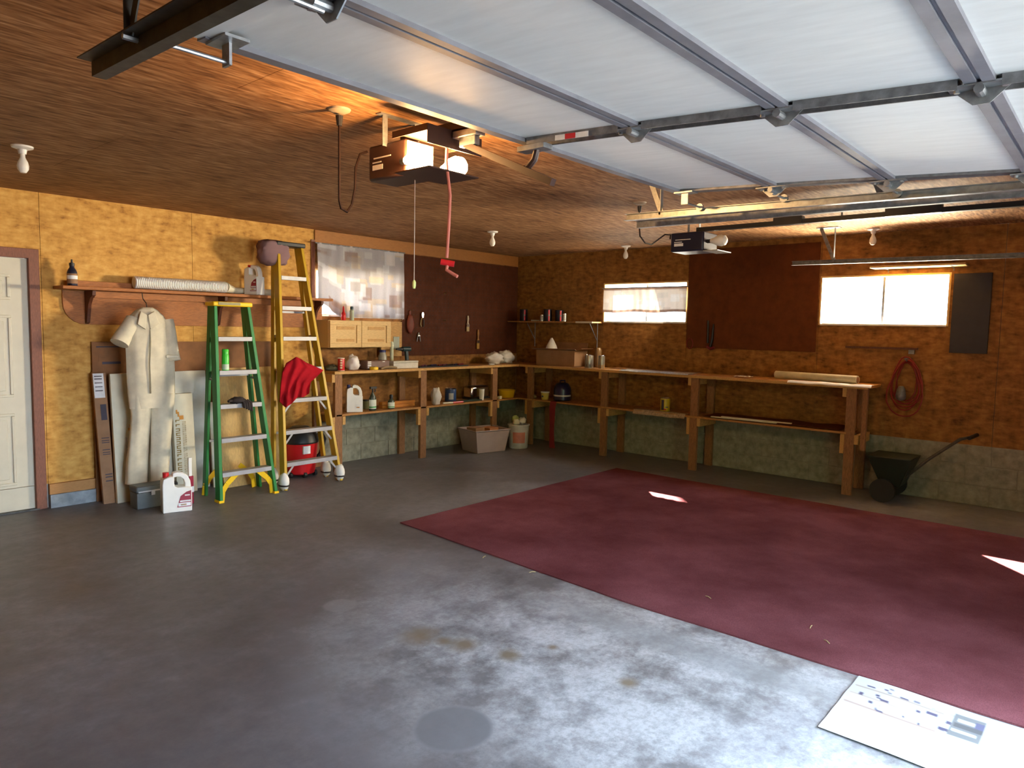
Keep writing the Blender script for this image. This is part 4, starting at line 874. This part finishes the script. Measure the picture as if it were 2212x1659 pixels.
o = thing('flat_white_box', 'flat white cardboard box lying on the bench below the drill', 'box', ((x0+x1)/2, -.36, BZ))
MB().box(x0, x1, -.42, -.29, BZ, BZ+.065).build('carton', mat('offwhite_card', (.58, .54, .46), .7), o, bevel=.003)
MB().box(x0-.002, x1+.002, -.422, -.288, BZ+.067, BZ+.085).build('lid', mat('offwhite_card', (.58, .54, .46), .7), o, bevel=.003)
x = bX(808, -.44)
o = thing('tape_roll', 'yellow tape roll lying at the front edge of the bench', 'tape', (x, -.44, BZ)); MB().lathe([(.045, 0), (.05, .004), (.05, .03), (.044, .034)], (x, -.435, BZ)).build('tape_case', YELP, o); MB().lathe([(.016, .034), (.016, .037)], (x, -.435, BZ)).build('hub', INK, o)
x0, x1 = bX(822, -.45), bX(856, -.45)
tag(MB().grid(lambda u, v: (x0+(x1-x0)*u, -.465+.04*v, BZ+.022+.018*math.sin(u*3+v)-.02*v), 20, 8, thick=(0, 0, -.02)).build('brown_paper', mat('crumpled_brown_paper', (.25, .17, .09), .9)), 'crumpled brown paper on the bench edge beside the yellow tape', 'paper')
x0, x1 = bX(897, -.36), bX(1002, -.36)
o = thing('tool_tray', 'dark plastic tool tray with purple tools on the pegboard bench', 'tool tray', ((x0+x1)/2, -.36, BZ))
MB().box(x0, x1, -.44, -.26, BZ, BZ+.012).build('tray', BLACKP, o, bevel=.003)
for q in range(8):
    a = x0+.05+q*(x1-x0-.1)/8; MB().cyl((a, -.42+.02*(q % 3), BZ+.022), (a+.13, -.33-.02*(q % 2), BZ+.022), .009).build('tool', [mat('purple_handle', (.12, .03, .06), .4), CHROME, NAVY, mat('dark_red_handle', (.16, .015, .02), .4)][q % 4], o)
bag('crumpled_bag', bt(1068, -.24), .14, .10, .085, BAGW, 'crumpled white plastic bag near the bench corner, left of its twin', 15, .34)
bag('crumpled_bag', (-.42, -.16, BZ), .15, .10, .095, BAGW, 'crumpled white plastic bag heaped right in the bench corner', 23, .34)
tag(MB().ell((bX(1062, -.44), -.435, BZ+.010), .06, .025, .011, 14, 8, f=crumple(4, .3, 3)).build('white_rag', BAGW, smooth=60), 'small white rag on the bench edge before the crumpled bags', 'rag')
# ------------------------------------------------------------------ things on the right bench
def rY(px, X): return RW(px, 800, X).y
y0, y1 = rY(1170, -.22), rY(1252, -.22)
o = thing('cardboard_box', 'open cardboard box on the right bench by the corner', 'box', (-.2, (y0+y1)/2, BZ)); hb_ = .205
mb = MB().box(-.34, -.334, y1, y0, BZ, BZ+hb_).box(-.066, -.06, y1, y0, BZ, BZ+hb_).box(-.334, -.066, y1, y1+.006, BZ, BZ+hb_).box(-.334, -.066, y0-.006, y0, BZ, BZ+hb_).box(-.334, -.066, y1, y0, BZ, BZ+.006)
mb.build('carton', CARD, o)
MB().beam((-.34, (y0+y1)/2, BZ+hb_), (-.42, (y0+y1)/2-.02, BZ+hb_+.02), y0-y1-.01, .004, up=(0, 0, 1)).build('flap', CARD, o); MB().beam((-.2, y1, BZ+hb_), (-.2, y1-.10, BZ+hb_+.03), .26, .004, up=(0, 0, 1)).build('flap', CARDD, o)
MB().beam((-.06, (y0+y1)/2, BZ+hb_), (-.03, (y0+y1)/2, BZ+hb_+.1), y0-y1-.02, .004, up=(1, 0, 0)).build('flap', CARDD, o)
tag(MB().lathe([(.02, BZ+.02), (.10, BZ+.05), (.10, BZ+.15), (.07, BZ+.25), (.035, BZ+.32), (.012, BZ+.36)], (-.18, y0-.13, 0), 16).build('white_sack', BAGW, smooth=60), 'white plastic sack poking up out of the open cardboard box', 'sack')
for px, lab, r, h, X in ((1272, 'silver can with dark base on the right bench beside the cardboard box', .055, .165, -.36), (1299, 'narrow silver can with orange band on the right bench', .04, .165, -.36)):
    c = (X, rY(px, X), BZ); tin('silver_can', c, r, h, mat('brushed_tin', (.34, .33, .29), .35, .7), lab, parts=[('dark_base', .02, .05, 0, 6.28, INK)] if px < 1290 else [('orange_band', .0, .05, 0, 6.28, INKO)])
c = (-.12, rY(1291, -.12), BZ); bottle('clear_jar', c, [(.04, 0), (.045, .006), (.045, .22), (.03, .25)], mat('smoky_clear_plastic', (.22, .13, .06), .2), 'smoky tall jar behind the silver cans', 'jar')
def paper_sheet(name, x0, x1, y0, y1, z, label, m, amp=.006, seed=1, droop=.0, cat='paper'):
    def fn(u, v):
        return (x0+(x1-x0)*u, y0+(y1-y0)*v, z+.004+amp*(1+noise.noise(Vector((u*3+seed, v*6, 0))))-droop*max(0, (1-u)-.75)*4)
    return tag(MB().grid(fn, 10, 30, thick=(0, 0, -.003)).build(name, m, smooth=60), label, cat)
GREYP = mat('grey_newsprint', (.34, .30, .26), .8, var=.3, ns=40)
paper_sheet('newspaper_sheet', -.492, -.25, -2.95, -2.05, BZ+.002, 'grey newspaper and plastic sheet lying along the right bench edge', GREYP, seed=3, droop=.012)
paper_sheet('dark_sheet', -.235, -.03, -2.9, -1.75, BZ+.001, 'thin dark board lying flat on the right bench', CARDD, amp=.004, seed=9, cat='board')
paper_sheet('paper_scrap', -.42, -.30, -3.62, -3.45, BZ+.002, 'small folded white paper on the right bench near the cream roll', BAGW, .012, 6)
o = thing('paper_roll', 'long cream paper roll lying on the right bench end', 'paper roll', (-.30, -4.2, BZ))
ya, yb = rY(1672, -.30), rY(1853, -.38)
MB().cyl((-.24, ya, BZ+.048), (-.37, yb, BZ+.048), .040, n=24).build('roll', mat('cream_paper', (.50, .45, .30), .7), o); MB().cyl((-.37, yb+.001, BZ+.048), (-.3705, yb-.004, BZ+.048), .030, n=20).build('roll_core', CARDD, o)
paper_sheet('white_plastic_sheet', -.50, -.40, -4.83, -4.05, BZ+.001, 'white plastic sheet folded over the right bench edge below the cream roll', BAGW, .005, 12, .02, 'plastic sheet')
# ------------------------------------------------------------------ lower shelf, pegboard bench
SZ2 = .612
def sX(px, Y): return BK(px, 870, Y).x
jug(Vector((sX(765, -.33), -.33, SZ2)), .17, .12, .295, R_(-30), 'white jug with orange print on the lower shelf of the pegboard bench', mat('navy_cap', (.02, .02, .12), .4), WHITEP)
def spray(px, Y, h, label, trig):
    c = (sX(px, Y), Y, SZ2); o = thing('spray_bottle', label, 'spray bottle', c)
    MB().lathe([(.040, 0), (.044, .006), (.044, h*.5), (.034, h*.6), (.015, h*.72), (.014, h*.76)], c, 20, 1, .7).build('bottle_body', mat('dark_green_plastic', (.03, .045, .03), .3), o)
    MB().lathe([(.0448, h*.08), (.0448, h*.46)], c, 20, 1, .7).build('label', mat('white_green_label', (.62, .68, .58), .5), o); MB().lathe([(.0452, h*.12), (.0452, h*.18)], c, 20, 1, .7).build('green_band', mat('label_green', (.06, .30, .08), .5), o)
    if trig: MB().cyl((c[0], c[1], c[2]+h*.74), (c[0], c[1], c[2]+h*.93), .010).box(c[0]-.035, c[0]+.05, c[1]-.012, c[1]+.012, c[2]+h*.91, c[2]+h).tube([(c[0]+.03, c[1], c[2]+h*.92), (c[0]+.035, c[1], c[2]+h*.83), (c[0]+.028, c[1], c[2]+h*.76)], .006).build('trigger', BLACKP, o)
    else: MB().lathe([(.02, h*.72), (.02, h*.95), (.015, h)], c, 16).build('cap', BLACKP, o)
spray(805, -.37, .265, 'spray bottle with white and green label and black trigger on the lower shelf', True)
spray(845, -.36, .16, 'short bottle with white and green label before the orange boards', False)
c = (sX(790, -.2), -.2, SZ2); bottle('green_jar', c, [(.035, 0), (.038, .005), (.038, .08), (.03, .09)], mat('olive_jar', (.16, .17, .08), .4), 'small olive jar behind the white and green spray bottle', 'jar', parts=[('lid', [(.034, .09), (.034, .105)], BLACKP)])
OR = mat('orange_varnished_wood', (.55, .20, .03), .4, stretch=(3, 30, 30))
for q, (z0, z1, Y) in enumerate(((0, .035, -.27), (.036, .07, -.26))):
    tag(MB().box(sX(822, Y), sX(892, Y), Y-.035, Y+.035, SZ2+z0, SZ2+z1).build('varnished_board', OR, bevel=.003), ['lower of two orange varnished boards stacked on the lower shelf', 'upper of two orange varnished boards stacked on the lower shelf'][q], 'board')
bag('white_rag', (sX(942, -.36), -.36, SZ2), .062, .055, .115, BAGW, 'tall crumpled white rag on the lower shelf next to the blue paint can', 31, .25, 'rag')
c = (sX(973, -.22), -.22, SZ2); tin('paint_can', c, .072, .165, BLUE, 'blue paint can with silver rim on the lower bench shelf', parts=[('silver_label', .03, .11, FC-.35, FC+.5, mat('silver_label', (.45, .47, .5), .4))])
o = thing('long_brush', 'white brush with red handle lying on the lower bench shelf', 'brush', (sX(985, -.41), -.41, SZ2))
MB().tube([(sX(957, -.40), -.40, SZ2+.012), (sX(978, -.41), -.41, SZ2+.010)], .011).build('bristle_stick', CREAM, o); MB().tube([(sX(978, -.41), -.41, SZ2+.010), (sX(1000, -.42), -.42, SZ2+.010)], .013).build('handle', RED, o)
tag(MB().box(sX(985, -.33), sX(1035, -.33), -.385, -.27, SZ2, SZ2+.012).build('green_mat', mat('dark_green_mat', (.02, .04, .025), .9), bevel=.003), 'dark green mat lying flat before the chrome toaster', 'mat')
x0, x1 = sX(1010, -.17), sX(1049, -.17)
o = thing('toaster', 'chrome toaster on the lower shelf at the bench end', 'toaster', ((x0+x1)/2, -.16, SZ2))
MB().box(x0, x1, -.24, -.08, SZ2+.01, SZ2+.17).build('toaster_body', CHROME, o, bevel=.025); MB().box(x0-.004, x1+.004, -.244, -.076, SZ2, SZ2+.02).build('toaster_base', BLACKP, o, bevel=.003)
for q in (-.19, -.13): MB().box(x0+.03, x1-.03, q-.012, q+.012, SZ2+.168, SZ2+.1715).build('slot', BLACKP, o)
c = (sX(1040, -.34), -.34, SZ2); bottle('white_cup', c, [(.028, 0), (.029, .003), (.037, .14), (.039, .142), (.036, .144)], WHITEP, 'tall white cup standing before the chrome toaster', 'cup')
c = (sX(1096, -.32), -.30, SZ2)
o = thing('yellow_tub', 'wide yellow plastic tub on the corner lower shelf', 'tub', c)
MB().lathe([(.095, 0), (.10, .005), (.118, .095), (.125, .097), (.125, .103), (.113, .103), (.096, .012), (0, .012)], c, 28).build('tub', YELP, o)
tag(MB().box(sX(1078, -.42), sX(1078, -.42)+.045, -.43, -.39, SZ2, SZ2+.04).build('small_carton', CREAMB, bevel=.003), 'tiny white carton before the yellow tub', 'carton')
# ------------------------------------------------------------------ lower shelf, right bench
def sY(px, X): return RW(px, 870, X).y
bag('brown_wad', (-.36, sY(1152, -.36), SZ2), .045, .04, .03, mat('wad_brown', (.28, .2, .1), .9), 'small crumpled tan wad on the corner lower shelf', 40, .3, 'wad')
c = (-.36, sY(1177, -.36), SZ2)
o = thing('yellow_pot', 'small yellow pot with white rim on the right lower shelf', 'pot', c)
MB().lathe([(.042, 0), (.045, .004), (.055, .095)], c, 22).build('pot', mat('pale_yellow_plastic', (.62, .52, .12), .4), o); MB().lathe([(.058, .092), (.060, .105), (.055, .108), (0, .106)], c, 22).build('rim', WHITEP, o); MB().box(c[0]-.054, c[0]-.050, c[1]-.012, c[1]+.012, c[2]+.035, c[2]+.055).build('blue_mark', BLUE, o)
c = (-.24, sY(1214, -.24), SZ2)
o = thing('navy_canister', 'large dark navy canister with white band on the right lower shelf', 'canister', c)
MB().lathe([(.105, 0), (.115, .01), (.115, .14), (.11, .17), (.085, .215), (.06, .23), (0, .235)], c, 26).build('canister_body', NAVY, o); MB().lathe([(.1158, .055), (.1158, .075)], c, 26).build('white_band', INKW, o)
MB().tube([(c[0]-.05, c[1], c[2]+.225), (c[0]-.05, c[1], c[2]+.26), (c[0]+.05, c[1], c[2]+.26), (c[0]+.05, c[1], c[2]+.225)], .010).build('handle', NAVY, o)
y_ = sY(1197, -.47)
mb = MB().grid(lambda u, v: (-.30-.16*min(1, v*6)-.022*min(1, max(0, v*6-.7))-.004*math.sin(v*9), y_+(u-.5)*.085*(1+.15*math.sin(v*7))+.02*math.sin(v*3), SZ2+.004 if v < .16 else SZ2+.004-(v-.16)/.84*.61), 6, 60, thick=(-.003, 0, 0))
tag(mb.build('red_strap', mat('dark_red_webbing', (.20, .014, .016), .8), smooth=60), 'dark red webbing strap hanging from the lower shelf to the floor', 'strap')
c = (-.30, sY(1437, -.30), SZ2)
tin('yellow_can', c, .056, .16, mat('yellow_can_paint', (.62, .48, .02), .35), 'bright yellow can standing alone on the right lower shelf', parts=[('dark_text', .02, .14, FC-1.2, FC-.6, INK), ('blue_print', .05, .06, FC-.3, FC+.3, BLUE), ('red_print', .02, .035, FC-.6, FC-.1, RED)])
paper_sheet('newspaper_sheet', -.475, -.362, -2.92, -2.25, SZ2+.001, 'newspaper drooping over the lower shelf before the yellow can', mat('tan_newsprint', (.36, .27, .18), .8, var=.3, ns=40), seed=5, droop=.05)
paper_sheet('hardboard_offcut', -.44, -.05, -4.55, -3.12, SZ2+.001, 'bowed brown hardboard offcut on the last bay of the right lower shelf', HARD, .010, 8, 0, 'board')
for q, (a, b, zz) in enumerate(((1538, 1680, .017), (1560, 1712, .028))):
    tag(MB().beam((-.46, sY(a, -.46), SZ2+zz), (-.44, sY(b, -.44), SZ2+zz), .035, .010).build('wood_strip', CREAMB, smooth=0), ['lower white slat on the edge of the hardboard offcut', 'upper white slat on the edge of the hardboard offcut'][q], 'slat')
# ------------------------------------------------------------------ under the bench
o = thing('storage_tote', 'smoky clear plastic tote on the floor under the bench corner', 'tote', (-1.20, -.56, 0))
def tote_ring(w_, d_, z, inset=0): return [Vector((-1.24+sx*(w_-inset), -.56+sy*(d_-inset), z)) for sx, sy in ((-1, -1), (1, -1), (1, 1), (-1, 1))]
rr = [tote_ring(.21, .17, 0), tote_ring(.255, .205, .27), tote_ring(.265, .215, .275), tote_ring(.265, .215, .285), tote_ring(.25, .20, .285), tote_ring(.205, .165, .01)]
vs_ = [p for r in rr for p in r]
MB(Matrix.Translation((-1.24, -.56, 0)) @ Matrix.Rotation(R_(-12), 4, 'Z') @ Matrix.Translation((1.24, .56, 0))).add(vs_, [(i*4+k_, i*4+(k_+1) % 4, (i+1)*4+(k_+1) % 4, (i+1)*4+k_) for i in range(5) for k_ in range(4)]+[(3, 2, 1, 0), (20, 21, 22, 23)]).build('tote', TOTE, o, bevel=.006)
for q, (dx, dy, h, mm) in enumerate(((-.10, .05, .30, CARD), (.08, -.02, .29, mat('orange_card', (.42, .17, .06), .8)))):
    tag(MB().box(-1.24+dx-.08, -1.24+dx+.08, -.56+dy-.08, -.56+dy+.08, .012, h).build('small_box', mm, bevel=.003), ['brown carton packed inside the smoky tote', 'orange carton packed inside the smoky tote'][q], 'carton')
c = (-.755, -.72, 0)
o = thing('white_bucket', 'white pail with salmon label beside the smoky tote', 'bucket', c)
MB().lathe([(.115, 0), (.12, .008), (.135, .29), (.145, .295), (.145, .31), (.138, .312), (.128, .31), (.115, .02), (0, .02)], c, 28).build('pail', mat('pail_white', (.60, .57, .52), .4), o)
mb = MB(); a0, a1 = FC-.75, FC+.55
mb.grid(lambda u, v: (c[0]+math.cos(a0+(a1-a0)*u)*(.1235+.012*(.25+.5*v)), c[1]+math.sin(a0+(a1-a0)*u)*(.1235+.012*(.25+.5*v)), .075+.14*v), 10, 2); mb.build('salmon_label', mat('salmon_label', (.62, .22, .14), .5), o, smooth=60)
for q, (dx, dy, mm) in enumerate(((-.03, .02, CREAM), (.05, -.02, WHITEP), (0, .06, mat('lime_rag', (.45, .5, .15), .8)))):
    tag(MB().ell((c[0]+dx, c[1]+dy, .33+.02*q), .05, .045, .045, 14, 10, f=crumple(q+50, .3, 2.4)).build('rag', mm, smooth=60), ['cream rag bundled in the white pail', 'white rag bundled in the white pail', 'lime rag bundled in the white pail'][q], 'rag')
# ------------------------------------------------------------------ right wall
o = thing('corner_shelf', 'narrow wooden wall shelf in the corner left of the valanced window', 'shelf', (-.1, -.75, 1.6))
MB().box(-.22, -.002, -1.46, -.014, 1.632, 1.650).build('shelf_board', BENCH, o, bevel=.003); MB().box(-.225, -.221, -1.46, -1.20, 1.630, 1.652).build('pale_edging', CREAM, o)
for y in (-.35, -1.40): MB().tube([(-.012, y, 1.30), (-.012, y, 1.63)], .006).tube([(-.012, y, 1.40), (-.19, y, 1.628)], .005).build('bracket', GALVD, o)
def rYs(px, X): return RW(px, 690, X).y
for px, h, lab, X in ((1131, .16, 'dark can with red stripe standing alone on the corner shelf', -.14), (1183, .16, 'dark can with red stripe next to the small tin on the corner shelf', -.12), (1208, .15, 'dark can with short red stripe behind the pale tin on the corner shelf', -.07)):
    c = (X, rYs(px, X), 1.651); tin('dark_can', c, .055, h, mat('dark_navy_can', (.012, .01, .018), .35), lab, rim=BLACKP, parts=[('red_stripe', .005, h*.45, FC-.05, FC+.32, mat('neon_red_label', (.75, .03, .06), .4)), ('red_stripe', h*.55, h-.008, FC-.05, FC+.32, mat('neon_red_label', (.75, .03, .06), .4)), ('grey_print', h*.45, h*.55, FC-.05, FC+.32, mat('grey_print', (.3, .3, .3), .5))])
for px, r, h, lab, X in ((1171, .028, .085, 'small tin between two dark cans on the corner shelf', -.16), (1219, .026, .10, 'pale slim tin at the front of the corner shelf', -.17)):
    tin('small_tin', (X, rYs(px, X), 1.651), r, h, mat('grey_tin', (.36, .35, .33), .4, .4), lab)
tag(MB().box(-.19, -.10, rYs(1157, -.15)-.03, rYs(1157, -.15)+.05, 1.651, 1.668).build('folded_paper', CREAMB, bevel=.002), 'folded paper lying by the small tin on the corner shelf', 'paper')
# ledge above the bare window
o = thing('ledge_shelf', 'plain wooden ledge shelf above the bare window', 'shelf', (-.12, -5.05, 2.19))
MB().box(-.21, -.0015, -5.47, -4.68, 2.195, 2.215).build('ledge_board', PINE, o, bevel=.002)
for y in (-4.8, -5.35): MB().tube([(-.006, y, 2.10+.06), (-.006, y, 2.19), (-.18, y, 2.193)], .004).build('bracket', GALVD, o)
# extension cord coil with trouble lamp
yc, zc = RW(1958, 825, -.03).y, RW(1958, 825, -.03).z
o = thing('cord_coil', 'red extension cord coiled on a hook below the bare window', 'extension cord', (-.04, yc, zc-.22))
for q in range(6):
    rr_ = random.Random(q); a = .085+.012*q; b = .185+.016*q
    MB().tube([(-.02-.008*q+.004*math.sin(t*3+q), yc+rr_.uniform(-.004, .004)+math.sin(t)*a*(1-.25*math.cos(t))+.01*math.sin(2*t+q*2), zc-.012*q*(q % 2)-math.cos(t+math.pi)*-b*-1+.012*math.sin(t+q*3)) for t in [math.tau*k_/30 for k_ in range(31)]], .0065, 7).build('cord_loop', CORDR, o)
MB().box(-.03, -.0015, yc-.03, yc+.03, zc+.20, zc+.23).tube([(-.01, yc, zc+.215), (-.08, yc, zc+.205), (-.085, yc, zc+.225)], .007).build('hook', GALVD, o)
c = (-.085, yc+.03, zc-.13)
lp = MB().lathe([(.02, .09), (.035, .06), (.045, .0), (.042, -.03), (.03, -.045)], c).build('lamp_guard', GALVD, o); MB().lathe([(.012, -.046), (.022, -.047), (.0, -.052)], c).build('lamp_cap', CREAM, lp)
MB().box(-.03, -.0015, yc-.05, yc+.0, zc+.27, zc+.31).build('cleat', GALVD, o)
# small tools hanging at the foot of the hardboard sheet
p = RW(1537, 730, -.03)
o = thing('hand_tool', 'dark hand tool with red handle hanging low on the hardboard sheet', 'hand tool', (-.03, p.y, p.z-.15))
MB().tube([(-.035, p.y-.02, p.z+.16), (-.035, p.y-.01, p.z-.02), (-.035, p.y+.01, p.z-.10)], [.008, .016, .014]).tube([(-.03, p.y+.05, p.z+.2), (-.03, p.y+.045, p.z-.06)], .012).build('frame', BLACKP, o)
MB().tube([(-.035, p.y+.05, p.z-.10), (-.035, p.y+.01, p.z-.125), (-.035, p.y-.04, p.z-.11)], .018).build('red_handle', mat('dark_red_handle', (.16, .015, .02), .4), o)
p = RW(1489, 742, -.03)
tag(MB().tube([(-.02, p.y+.04*math.sin(t), p.z+.06*math.cos(t)) for t in [math.tau*k_/20 for k_ in range(20)]], .006, 7).build('red_cord_loop', CORDR), 'small loop of red cord at the lower corner of the hardboard sheet', 'cord')
# spreader with long handle beyond the bench end
sx, sy = -.28, -5.0
o = thing('garden_spreader', 'dark wheeled garden spreader with long slanted handle past the bench end', 'spreader', (sx, sy, 0))
MB().add([(sx-.14, sy-.10, .14), (sx+.14, sy-.10, .14), (sx+.14, sy+.06, .14), (sx-.14, sy+.06, .14), (sx-.2, sy-.20, .42), (sx+.2, sy-.20, .42), (sx+.2, sy+.18, .42), (sx-.2, sy+.18, .42)], [(0,3,2,1),(4,5,6,7),(0,1,5,4),(1,2,6,5),(2,3,7,6),(3,0,4,7)]).build('hopper', DGREEN, o, bevel=.01)
for q in (-.225, .225): MB().cyl((sx+q-.02, sy+.02, .11), (sx+q+.02, sy+.02, .11), .11, n=22).build('wheel', BLACKP, o)
MB().cyl((sx-.24, sy+.02, .11), (sx+.24, sy+.02, .11), .010).build('axle', STEELD, o)
MB().tube([(sx-.05, sy-.1, .2), (sx-.02, sy-.3, .42), (sx+.10, -5.52, .62), (sx+.12, -5.62, .655)], .014).build('handle', STEELD, o); MB().tube([(sx+.02, -5.60, .648), (sx+.22, -5.63, .66)], .018).build('grip', BLACKP, o)

# ------------------------------------------------------------------ slim cypress outside, shading part of the valanced window
o = thing('cypress_tree', 'slim dark cypress growing outside the right wall', 'tree', (5.42, 2.66, -.03))
MB().cyl((5.42, 2.66, -.03), (5.42, 2.66, 1.2), .09, .07).build('trunk', mat('cypress_bark', (.12, .07, .04), .9), o)
mb = MB(); prof = [(.10, .6), (.30, 1.0), (.40, 2.5), (.40, 5.0), (.37, 6.6), (.33, 7.4), (.2, 8.2), (.03, 8.9)]
mb.lathe(prof, (5.42, 2.66, 0), 26)
mb.v = [Vector((5.42+(p.x-5.42)*(1+.28*noise.noise(p*5)), 2.66+(p.y-2.66)*(1+.28*noise.noise(p*5+Vector((9, 0, 0)))), p.z)) for p in mb.v]
mb.build('foliage', mat('cypress_green', (.03, .07, .02), .9, var=.3, ns=20, bmp=.6), o)

# unseen hedge added left of the driveway to keep low light off the right wall
o = thing('hedge_blocker', 'unseen dark hedge added outside to block low light', 'hedge', (-13.2, -20, -.03))
def hedge(u, v):
    y = -8.5-26*v; a = u*math.pi
    return (-13.2-math.cos(a)*.9*(1+.2*noise.noise(Vector((u*3, v*30, 1)))), y, -.03+5.2*min(1, math.sin(a)*1.6)*(1+.08*noise.noise(Vector((u*4, v*40, 7)))))
MB().grid(hedge, 14, 60).build('foliage', mat('hedge_green', (.03, .05, .02), .9, var=.35, ns=12, bmp=.6), o)

# bits of straw on the carpet edge
for x, y, a in ((1046, 1203, .3), (1150, 1236, -.5), (1752, 1354, .1), (1786, 1386, .9), (1530, 1290, 1.2)):
    p = FL(x, y, .012); d = Vector((math.cos(a), math.sin(a), 0))*.022
    tag(MB().tube([p-d, p+Vector((0, 0, .004)), p+d], .0022, 6).build('straw_bit', mat('dry_straw', (.55, .45, .22), .8)), 'tiny bit of pale straw lying on the maroon carpet', 'straw', 'straw bits on the carpet')
bag('olive_cloth', (bX(716, -.30), -.30, BZ), .07, .07, .035, mat('olive_rag_cloth', (.10, .09, .05), .9), 'flattened olive cloth left of the tall red can on the bench', 61, .3, 'cloth')
